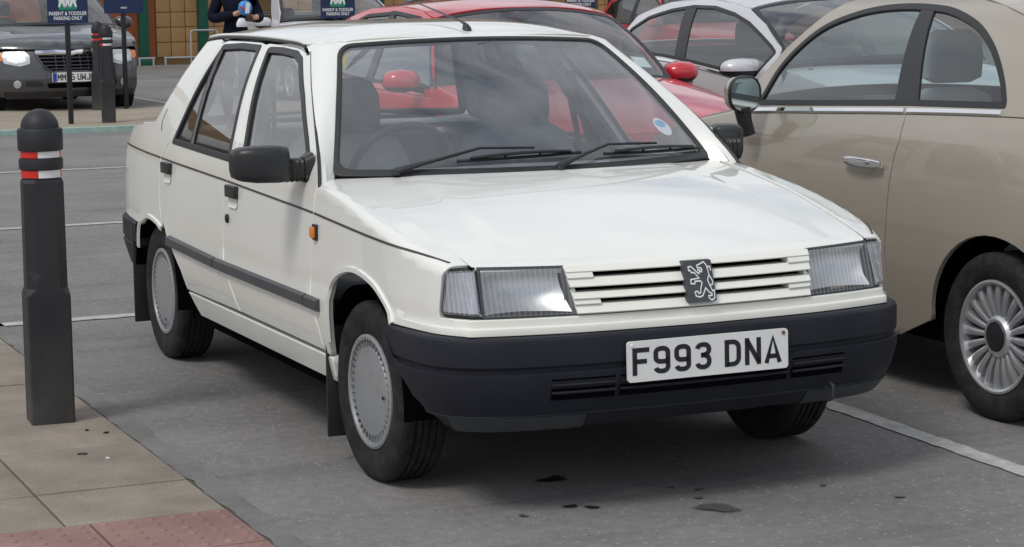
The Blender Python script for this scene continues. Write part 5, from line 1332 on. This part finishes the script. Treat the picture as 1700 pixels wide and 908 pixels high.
# ---- beige small hatchback beside the white car (it faces away)
fdlo = spline([(-.700, 1.055), (-.745, 1.165), (-.834, 1.265), (-.945, 1.340), (-1.10, 1.388), (-1.241, 1.411), (-1.402, 1.42), (-1.565, 1.417), (-1.703, 1.406), (-1.844, 1.377), (-1.956, 1.342), (-2.061, 1.290), (-2.144, 1.230), (-2.212, 1.163), (-2.262, 1.095)], 4) + fillet([(-2.262, 1.095, 0), (-2.270, 1.071, .02), (-1.726, 1.057, 0), (-1.2, 1.034, 0), (-.676, 1.012, .012), (-.690, 1.04, 0)], .01)[1:]
FIAT = dict(name='beige_hatchback', label='beige rounded hatchback with chrome door handle parked right of the white car', paint='beige_paint', loc=(-2.15, 2.25), rot=PI,
    yz=([.18, .24, .32, .45, .6, .75, .9, .98, 1.1, 1.25, 1.38, 1.46, 1.50], [.755, .782, .797, .808, .812, .808, .790, .768, .718, .645, .558, .47, .38]),
    dx=([-2.95, -2.75, -2.55, -2.3, -2.0, -.6, -.1, .2, .45, .60], [.20, .10, .045, .012, 0, 0, .012, .05, .14, .26]),
    wb=2.30, arch=.335, wr=.292, tw=.185, rim=.195, track=.695, sill=.215, wstyle='fan', res=.05, cap='black_plastic',
    hood=([-.62, -.46, -.25, 0, .3, .5], [1.075, 1.045, 1.01, .965, .88, .76], [-.6, 0, .5], [.075, .075, .085]), hoodfront=.70,
    nose=([.2, .3, .5, .7, .8], [.60, .64, .655, .61, .55]), tail=([.2, .4, .6, .8, 1.0, 1.1], [-2.93, -2.95, -2.94, -2.90, -2.82, -2.76]), ncorner=(.30, .78, 2.4), tcorner=.26,
    A0=(-.545, .985), A1=(-.975, 1.425), C0=(-.36, 1.02), T0=(-.90, 1.462), D0=(-2.62, 1.02), D1=(-2.30, 1.345), Rt=(-2.40, 1.415), Rb=(-2.80, 1.04),
    belt=([-2.7, -2.268, -1.726, -1.2, -.69, -.54], [1.07, 1.066, 1.050, 1.028, 1.005, .995]),
    apillar=[(-.625, 1.115), (-.74, 1.245), (-.83, 1.325)], rail=[(-.90, 1.385), (-.975, 1.425), (-1.1, 1.442), (-1.4, 1.468), (-1.7, 1.458), (-2.0, 1.415), (-2.3, 1.345)],
    roof=([-2.5, -2.3, -2.0, -1.7, -1.4, -1.1, -.9], [1.37, 1.425, 1.472, 1.495, 1.50, 1.487, 1.462]),
    dlo=fdlo, pillars=[[(-1.514, 1.405), (-1.545, 1.408), (-1.600, 1.404), (-1.775, 1.064), (-1.63, 1.060)]],
    split1=[(-.45, .215), (-.50, .35), (-.525, .6), (-.542, .78), (-.594, .938), (-.62, .98)], split2=[(-1.74, .215), (-1.70, .35), (-1.686, .50), (-1.696, .65), (-1.704, .76), (-1.718, .873), (-1.732, .93), (-1.728, 1.03)],
    strip=[(-.56, -1.716, 'chrome'), (-1.736, -2.265, 'chrome')], handle=(-1.675, -1.435, .840, 'chrome'), glass='quarter_glass',
    mirror=(-.80, .885, 1.066, (.085, .072, .074), -1.0, [(.012, .0, -.055), (.010, .010, -.11), (.008, .028, -.165)]), seatx=-1.35, seatz=.17, seatm='shelf_grey', dash='interior_grey', trim=.022)
fiat = build_car(FIAT)
# ---- red hatchback nose-on behind the white car
rdlo = fillet([(-.60, .905, .02), (-.95, 1.215, .05), (-1.25, 1.325, .1), (-1.7, 1.355), (-2.2, 1.335), (-2.65, 1.24, .06), (-2.80, 1.02, .05), (-2.72, .955, .02), (-1.8, .915)], .05)
RED = dict(name='red_hatchback', label='red hatchback facing the camera directly behind the white car', paint='red_paint', loc=(-5.05, 2.57),
    yz=([.18, .24, .32, .45, .6, .75, .85, .92, 1.0, 1.1, 1.25, 1.38, 1.44], [.78, .80, .82, .845, .85, .845, .83, .805, .765, .72, .645, .57, .48]),
    dx=([-3.2, -3.0, -2.6, -2.2, -.3, .2, .5, .70], [.20, .10, .03, 0, 0, .03, .10, .22]),
    wb=2.50, arch=.345, wr=.30, tw=.185, rim=.20, track=.74, res=.08,
    hood=([-.75, -.40, 0, .3, .6, .75], [1.00, .955, .90, .845, .765, .70], [-.7, 0, .7], [.05, .055, .07]), hoodfront=.70,
    nose=([.2, .3, .5, .7, .8], [.76, .79, .79, .74, .66]), tail=([.2, .4, .6, .8, 1.0, 1.1], [-3.16, -3.2, -3.2, -3.14, -3.06, -3.0]), ncorner=(.28, .82, 2.6), tcorner=.2,
    A0=(-.56, .90), A1=(-1.06, 1.315), C0=(-.36, .945), T0=(-1.03, 1.375), D0=(-2.98, 1.0), D1=(-2.75, 1.29), Rt=(-2.85, 1.34), Rb=(-3.06, 1.02),
    belt=([-3.0, -2.7, -1.8, -.60], [.97, .95, .908, .885]), apillar=[(-.80, 1.10)], rail=[(-1.06, 1.315), (-1.3, 1.365), (-1.7, 1.385), (-2.2, 1.37), (-2.75, 1.29)],
    roof=([-2.9, -2.5, -2.0, -1.5, -1.1, -1.0], [1.34, 1.39, 1.425, 1.43, 1.39, 1.37]), dlo=rdlo,
    pillars=[fillet([(-1.72, 1.36), (-1.82, 1.36), (-1.76, .905), (-1.64, .90)], .01)],
    split1=[(-.50, .22), (-.56, .5), (-.58, .75), (-.60, .865)], split2=[(-1.80, .22), (-1.75, .5), (-1.72, .70), (-1.72, .885)], handle=(-1.66, -1.46, .80, 'red_paint'),
    mirror=(-.76, .945, .955, (.10, .115, .070), -.45), seatx=-1.30, wsglass='green_glass', permit=(.70, .14, .86, .24), glass='dark_glass')
red = build_car(RED)
mb = MB(); mb.add([(-2.22+a*.10, -.775+.0*b, 1.075+b*.115) for a, b in ((-.7, .9), (0, 1.1), (.7, .9), (.8, .2), (.3, -.6), (0, -1), (-.3, -.6), (-.8, .2))], [tuple(range(8))]); mb.build('window_sign', 'paper_yellow', red, angle=0, fix=False)
# ---- silver hatchback beside it
sdlo = fillet([(-.46, 1.05, .02), (-.554, 1.096), (-.743, 1.169), (-.96, 1.246), (-1.224, 1.306), (-1.539, 1.35), (-1.864, 1.355), (-2.158, 1.328), (-2.486, 1.272), (-2.74, 1.183), (-2.88, 1.06, .03), (-2.75, 1.01, .02), (-2.0, .985), (-1.53, .95), (-1.108, .912), (-.66, .885, .02)], .05)
SIL = dict(RED); SIL.update(name='silver_hatchback', label='silver hatchback with two-tone door mirror between the red and beige cars', paint='silver_paint', loc=(-5.65, 5.2),
    yz=([.2, .3, .45, .6, .75, .9, 1.0, 1.1, 1.25, 1.4, 1.48], [.80, .82, .84, .85, .85, .835, .81, .77, .70, .60, .52]),
    hood=([-.75, -.30, 0, .3, .6, .75], [1.06, 1.0, .95, .89, .79, .72], [-.7, 0, .7], [.06, .06, .07]),
    A0=(-.32, .97), A1=(-1.05, 1.335), C0=(-.10, 1.0), T0=(-1.02, 1.40), D0=(-3.0, 1.04), D1=(-2.72, 1.275), Rt=(-2.85, 1.34), Rb=(-3.05, 1.05),
    belt=([-3.0, -2.75, -2.0, -1.5, -1.1, -.66, -.4], [1.03, 1.003, .977, .942, .904, .878, .86]), apillar=[(-.45, 1.085), (-.75, 1.235)], rail=[(-1.05, 1.335), (-1.3, 1.37), (-1.7, 1.40), (-2.22, 1.375), (-2.72, 1.275)],
    roof=([-2.9, -2.5, -2.0, -1.5, -1.1, -1.0], [1.33, 1.39, 1.44, 1.46, 1.42, 1.40]), dlo=sdlo, pillars=[fillet([(-1.81, 1.355), (-1.96, 1.35), (-1.83, .975), (-1.67, .955)], .01)],
    split1=[(-.50, .22), (-.56, .5), (-.56, .75), (-.58, .85)], split2=[(-1.85, .22), (-1.78, .5), (-1.75, .70), (-1.75, .94)], handle=(-1.70, -1.5, .84, 'silver_paint'),
    strip=[(-.60, -2.85, 'chrome')], mirror=(-.75, .885, .94, (.11, .17, .070), -.15), glass='side_glass', wsglass='green_glass', permit=None, seatx=-1.4)
sil = build_car(SIL)
# ---- row of cars at the far end
def far(base, **k):
    d = dict(base); d.update(k); d['res'] = .12; return build_car(d)
far(SIL, name='silver_people_carrier', label='silver people carrier far behind, between the person and the navy sign', paint='silver_paint', loc=(-21.0, 6.75), wsglass='green_glass', strip=[],
    hood=([-.75, -.30, 0, .3, .6, .75], [1.16, 1.12, 1.06, .98, .88, .80], [-.7, 0, .7], [.06, .06, .07]), A0=(-.32, 1.08), C0=(-.10, 1.12), A1=(-1.05, 1.52), T0=(-1.0, 1.60), D0=(-3.0, 1.15), D1=(-2.75, 1.50), Rt=(-2.85, 1.56), Rb=(-3.05, 1.15),
    yz=([.2, .3, .45, .6, .75, .9, 1.0, 1.1, 1.25, 1.4, 1.55, 1.65], [.82, .84, .86, .87, .87, .86, .845, .82, .77, .70, .60, .50]), hoodfront=.82,
    apillar=[(-.45, 1.2), (-.75, 1.38)], rail=[(-1.05, 1.52), (-1.4, 1.57), (-2.0, 1.575), (-2.75, 1.50)], roof=([-2.9, -2.5, -2.0, -1.5, -1.1, -1.0], [1.57, 1.62, 1.65, 1.66, 1.62, 1.60]),
    belt=([-3.0, -2.0, -1.1, -.4], [1.10, 1.06, 1.02, 1.0]), dlo=fillet([(-.62, 1.03), (-1.1, 1.44), (-1.4, 1.51), (-2.0, 1.52), (-2.7, 1.44), (-2.85, 1.14), (-2.0, 1.08)], .05), pillars=[], mirror=(-.75, .93, 1.06, (.10, .12, .08), -.45))
far(SIL, name='blue_grey_hatchback', label='blue-grey car far behind, under the rightmost navy sign', paint='bluesilver_paint', loc=(-21.2, 9.3), strip=[])
far(RED, name='far_red_car', label='small red car far behind at the top, left of the silver roof', loc=(-21.0, 12.7), permit=None)
# ---- dark grey people carrier on the left
def van_front(t, FM):
    for s in (-1, 1):
        hp = fillet([(s*.50, .635), (s*.62, .600), (s*.80, .64), (s*.815, .73), (s*.78, .785), (s*.55, .79), (s*.50, .74)], .03)
        h = panel('headlight', hp, FM, 'reflector_grey', t, (1, 0, 0), thick=.012, res=.04, lift=.006)
        panel('indicator', fillet([(s*.81, .66), (s*.87, .68), (s*.87, .765), (s*.80, .77)], .015), FM, 'amber', t, (1, 0, 0), thick=.012, res=.04, lift=.012)
        panel('lamp_bezel', fillet([(s*.53, .66), (s*.66, .63), (s*.76, .66), (s*.76, .72), (s*.56, .73)], .03), FM, 'reflector', h, (1, 0, 0), thick=.006, res=.03, lift=.011)
        f = panel('fog_light', [(s*.66+.045*math.cos(a), .385+.05*math.sin(a)) for a in np.linspace(0, 2*PI, 20, endpoint=False)], FM, 'reflector_grey', t, (1, 0, 0), thick=.01, res=.04, lift=.008)
        panel('side_intake', fillet([(s*.36, .35), (s*.58, .36), (s*.56, .435), (s*.38, .425)], .02), FM, 'black_plastic', t, (1, 0, 0), thick=.01, res=.05, lift=.004)
    gpoly = fillet([(-.42, .735), (.42, .735), (.36, .62), (.26, .545), (-.26, .545), (-.36, .62)], .03)
    gp = panel('grille', gpoly, FM, 'dark_void', t, (1, 0, 0), thick=.01, res=.05, lift=.004)
    strip('chrome_bar', [(-.43, .765), (-.2, .772), (-.06, .765), (0, .750), (.06, .765), (.2, .772), (.43, .765)], FM, 'chrome', t, (1, 0, 0), hw=.028, h=.02, base=.006)
    strip('chrome_trim', [(-.43, .745), (-.36, .62), (-.26, .535), (.26, .535), (.36, .62), (.43, .745)], FM, 'grey_paint', t, (1, 0, 0), hw=.014, h=.012, base=.004)
    for z, wd in ((.70, .40), (.655, .37), (.61, .33), (.57, .27)): strip('grille_bar', [(-wd, z), (wd, z)], FM, 'hubcap_silver' if False else 'rub_strip', gp, (1, 0, 0), hw=.007, h=.008, base=.006)
    for y in (-.2, -.1, .1, .2): strip('grille_bar', [(y, .55), (y, .73)], FM, 'rub_strip', gp, (1, 0, 0), hw=.005, h=.006, base=.006)
    panel('lower_intake', fillet([(-.30, .33), (.30, .33), (.33, .395), (-.33, .395)], .02), FM, 'dark_void', t, (1, 0, 0), thick=.01, res=.05, lift=.004)
    pt = bpy.data.objects.new('number_plate', None); COL.objects.link(pt); pt.parent = t
    x0 = float(FM(0, .46)[0])+.03
    f = lambda a, b, h: (x0+h, a, b)
    mb = MB(); mb.prism(rrect(.525, .116, .01, 3, 0, .465), f, -.02, 0); mb.build('plate', 'plate_white', pt)
    mb = MB(); mb.prism(rect(-.258, -.208, .410, .520), f, 0, .001); mb.build('blue_band', 'plate_blue', pt)
    x = -.200
    for ch in 'MM56 UWJ':
        if ch == ' ': x += .024; continue
        glyph(ch, lambda a, b, h, q=x: f(q+a, .4255+b, .0009), .0497, 'plate_black', pt, wk=.27); x += .0555
    panel('bumper_apron', [(-.80, .215), (.80, .215), (.82, .30), (-.82, .30)], FM, 'black_plastic', t, (1, 0, 0), thick=.02, res=.08, lift=.004)
VAN = dict(RED); VAN.update(name='grey_people_carrier', label='dark grey people carrier facing the camera behind the black posts on the left', paint='grey_paint', loc=(-21.15, 2.87), group='cars parked in the background',
    yz=([.18, .24, .32, .45, .6, .8, .95, 1.05, 1.2, 1.4, 1.6, 1.75], [.86, .92, .95, .975, .985, .98, .965, .935, .88, .80, .70, .58]),
    dx=([-3.9, -3.6, -3.0, -2.5, -.2, .3, .6, .85], [.12, .06, .02, 0, 0, .03, .09, .20]), wb=3.03, arch=.37, wr=.335, tw=.215, rim=.205, track=.82,
    hood=([-.5, -.12, .2, .5, .8, .95], [1.14, 1.09, 1.03, .97, .875, .81], [-.5, 0, .9], [.07, .08, .09]), hoodfront=.80,
    nose=([.2, .3, .42, .55, .7, .8, .85], [.86, .91, .935, .925, .89, .83, .78]), tail=([.2, .4, .6, .8, 1.0, 1.2], [-3.95, -4.0, -4.0, -3.98, -3.95, -3.9]), ncorner=(.34, .95, 2.6), tcorner=.2,
    A0=(-.42, 1.05), A1=(-1.30, 1.60), C0=(-.10, 1.10), T0=(-1.18, 1.70), D0=(-3.85, 1.05), D1=(-3.60, 1.60), Rt=(-3.65, 1.66), Rb=(-3.92, 1.05),
    belt=([-3.9, -2.0, -.5, -.4], [1.06, 1.02, .99, .985]), apillar=[(-.85, 1.34)], rail=[(-1.30, 1.60), (-1.7, 1.65), (-2.5, 1.67), (-3.2, 1.65), (-3.60, 1.60)], roof=([-3.7, -3, -2.0, -1.5, -1.1], [1.67, 1.75, 1.77, 1.745, 1.70]),
    dlo=fillet([(-.72, 1.02), (-1.35, 1.52), (-1.7, 1.58), (-3.2, 1.58), (-3.6, 1.50), (-3.7, 1.08), (-2.0, 1.045)], .05), pillars=[fillet(rect(-1.75, -1.63, 1.03, 1.59), .01)],
    split1=[(-.55, .22), (-.55, .5), (-.55, .75), (-.6, .96)], split2=[(-1.7, .22), (-1.7, .5), (-1.70, .70), (-1.70, 1.0)], handle=(-1.6, -1.4, .86, 'grey_paint'),
    mirror=(-.80, 1.08, 1.10, (.10, .12, .085), -.45), seatx=-1.6, seatz=.25, glass='dark_glass', wsglass='green_glass', permit=None, front=van_front, res=.09, hroll=.03)
van = build_car(VAN)
# PART5
# ------------------------------------------------------------------ the person by the signs
def make_person(loc, rz):
    t = empty('person', loc, rz)
    bm = bmesh.new(); sk = bm.verts.layers.skin.verify(); V = {}
    def v(n, co, r, r2=None):
        q = bm.verts.new(co); q[sk].radius = (r, r2 or r); V[n] = q; return q
    def e(a, b): bm.edges.new((V[a], V[b]))
    v('pel', (0, 0, .95), .155, .115); V['pel'][sk].use_root = True
    for n, co, r, r2 in (('waist', (0, 0, 1.08), .175, .13), ('chest', (0, 0, 1.25), .195, .14), ('upch', (-.01, 0, 1.37), .165, .115), ('nk0', (-.005, 0, 1.46), .062, .06), ('nk1', (.012, 0, 1.515), .055, .055), ('jaw', (.035, 0, 1.565), .062, .066), ('hd', (.025, 0, 1.635), .080, .092), ('crown', (.012, 0, 1.71), .062, .072)): v(n, co, r, r2)
    for a, b in (('pel', 'waist'), ('waist', 'chest'), ('chest', 'upch'), ('upch', 'nk0'), ('nk0', 'nk1'), ('nk1', 'jaw'), ('jaw', 'hd'), ('hd', 'crown')): e(a, b)
    hands = {-1: ((.30, .04, 1.19), (.345, .055, 1.215)), 1: ((.27, .235, 1.14), (.315, .235, 1.15))}
    for s in (-1, 1):
        k = 'L' if s > 0 else 'R'; w_, h_ = hands[s]
        v('sh'+k, (-.01, s*.175, 1.39), .088); v('el'+k, (.03, s*.28, 1.12), .074); v('fa'+k, tuple(np.array((.03, s*.27, 1.12))*.5+np.array(w_)*.5), .062); v('wr'+k, w_, .030); v('pa'+k, h_, .034, .020)
        e('upch', 'sh'+k); e('sh'+k, 'el'+k); e('el'+k, 'fa'+k); e('fa'+k, 'wr'+k); e('wr'+k, 'pa'+k)
        d = np.array(h_)-np.array(w_); d /= np.linalg.norm(d)
        for i, (o, ln) in enumerate(((-.027, .055), (-.009, .066), (.009, .062), (.026, .048))):
            v('f%d'%i+k, (h_[0]+d[0]*.02, h_[1]+o*.9, h_[2]+.0), .0095); v('g%d'%i+k, (h_[0]+d[0]*.02+ln*.55, h_[1]+o, h_[2]-.006), .0088); v('t%d'%i+k, (h_[0]+ln*.75, h_[1]+o*.95, h_[2]-.035), .0078)
            e('pa'+k, 'f%d'%i+k); e('f%d'%i+k, 'g%d'%i+k); e('g%d'%i+k, 't%d'%i+k)
        v('th0'+k, (w_[0]+.02, w_[1]-s*.034, w_[2]+.018), .011); v('th1'+k, (w_[0]+.06, w_[1]-s*.045, w_[2]+.03), .0095); e('wr'+k, 'th0'+k); e('th0'+k, 'th1'+k)
        v('hip'+k, (0, s*.085, .86), .095); v('kn'+k, (.025, s*.095, .48), .066); v('ca'+k, (0, s*.10, .32), .058); v('an'+k, (-.01, s*.10, .085), .045); v('to'+k, (.15, s*.115, .035), .038, .034)
        e('pel', 'hip'+k); e('hip'+k, 'kn'+k); e('kn'+k, 'ca'+k); e('ca'+k, 'an'+k); e('an'+k, 'to'+k)
    me = bpy.data.meshes.new('b'); bm.to_mesh(me); bm.free(); o = bpy.data.objects.new('b', me); COL.objects.link(o)
    o.modifiers.new('k', 'SKIN'); q = o.modifiers.new('s', 'SUBSURF'); q.levels = 2; q.render_levels = 2
    bpy.context.view_layer.update()
    m2 = bpy.data.meshes.new_from_object(o.evaluated_get(bpy.context.evaluated_depsgraph_get())); bpy.data.objects.remove(o, do_unlink=True)
    m2.materials.clear()
    for n in ('navy_cloth', 'skin', 'denim', 'shoe_dark'): m2.materials.append(MATS[n])
    for p in m2.polygons:
        c = p.center; i = 0
        if c.z > 1.485 and abs(c.y) < .14: i = 1
        elif c.z < .10: i = 3
        elif c.z < .90 and c.x < .2: i = 2
        else:
            for s in (-1, 1):
                if (Vector(c)-Vector(hands[s][1])).length < .105 and c.x > hands[s][0][0]-.012: i = 1
        p.material_index = i; p.use_smooth = True
    b = bpy.data.objects.new('body', m2); link(b, t)
    mb = MB(); L_ = []
    for z, r in ((1.60, .094), (1.66, .101), (1.72, .088), (1.765, .055), (1.775, .02)): L_.append([(-.004+.98*r*math.cos(a)*(1.08 if math.cos(a) < 0 else .80), r*.88*math.sin(a), z) for a in np.linspace(0, 2*PI, 20, endpoint=False)])
    mb.loft(L_); mb.build('hair', 'hair_brown', t, angle=70)
    for s in (-1, 1):
        mb = MB(); mb.lathe([(.0001, .006), (.008, .004), (.0105, 0)], seg=12); mb.v = [(.112+c, s*.031+a, 1.645+b_*.6) for a, b_, c in mb.v]; mb.build('eye', 'shoe_dark', t)
        mb = MB(); mb.loft([[(.015+.014*math.cos(a), s*.082, 1.63+.028*math.sin(a)) for a in np.linspace(0, 2*PI, 12, endpoint=False)], [(.008+.017*math.cos(a), s*.098, 1.633+.031*math.sin(a)) for a in np.linspace(0, 2*PI, 12, endpoint=False)]]); mb.build('ear', 'skin', t)
    mb = MB(); mb.loft([[(.108, -.008, 1.655), (.108, .008, 1.655), (.112, 0, 1.655)], [(.112, -.016, 1.615), (.112, .016, 1.615), (.138, 0, 1.618)], [(.108, -.013, 1.605), (.108, .013, 1.605), (.118, 0, 1.606)]]); mb.build('nose', 'skin', t, angle=60)
    mb = MB(); mb.box((.104, 0, 1.582), (.012, .045, .012), bev=.004); mb.build('mouth', 'toy_red', t)
    mb = MB(); L_ = []
    for r, z in ((.125, 1.40), (.128, 1.455), (.105, 1.49), (.092, 1.475)): L_.append([(-.012+r*.85*math.cos(a)-.02*(z-1.4)*3, r*math.sin(a), z-(.05 if math.cos(a) > .3 else 0)) for a in np.linspace(0, 2*PI, 24, endpoint=False)])
    mb.loft(L_, caps=False); mb.build('hood', 'navy_cloth', t, angle=70)
    return t
per = make_person((-18.0, 4.30, .05), R(-17))
tag(per, 'person in a dark navy hooded top holding a small blue and white object', 'person')
mb = MB(); mb.lathe([(.0001, -.085), (.04, -.078), (.07, -.05), (.085, 0), (.07, .05), (.04, .078), (.0001, .085)], seg=20); mb.v = [(x*.55, y, z) for x, y, z in mb.v]
ob = mb.build('toy_ball', 'toy_blue', None, angle=70); ob.location = (-17.60, 4.30, 1.30)
mb = MB(); mb.add([(.05*math.cos(0)+.002, y, z) for y, z in ((-.02, -.06), (.03, -.06), (.045, .05), (-.005, .065))], [(0, 1, 2, 3)]); mb.build('white_panel', 'toy_white', ob, angle=0, fix=False)
mb = MB(); mb.add([(.052, y, z) for y, z in ((-.085, .0), (-.02, -.02), (-.02, .0), (-.085, .02))], [(0, 1, 2, 3)]); mb.build('red_panel', 'toy_red', ob, angle=0, fix=False)
tag(ob, 'blue, white and red toy held in the hands of the person', 'toy')
mb = MB(); L_ = [[(.03*math.cos(a)*k, .055*math.sin(a)*k2, z) for a in np.linspace(0, 2*PI, 14, endpoint=False)] for z, k, k2 in ((-.07, .8, 1.1), (-.04, 1.1, 1.2), (0, 1, .9), (.03, .5, .5))]
mb.loft(L_); ob2 = mb.build('carrier_bag', 'toy_white', None, angle=70); ob2.location = (-17.62, 4.26, 1.155)
tag(ob2, 'small crumpled white bag hanging below the toy in front of the person', 'bag')
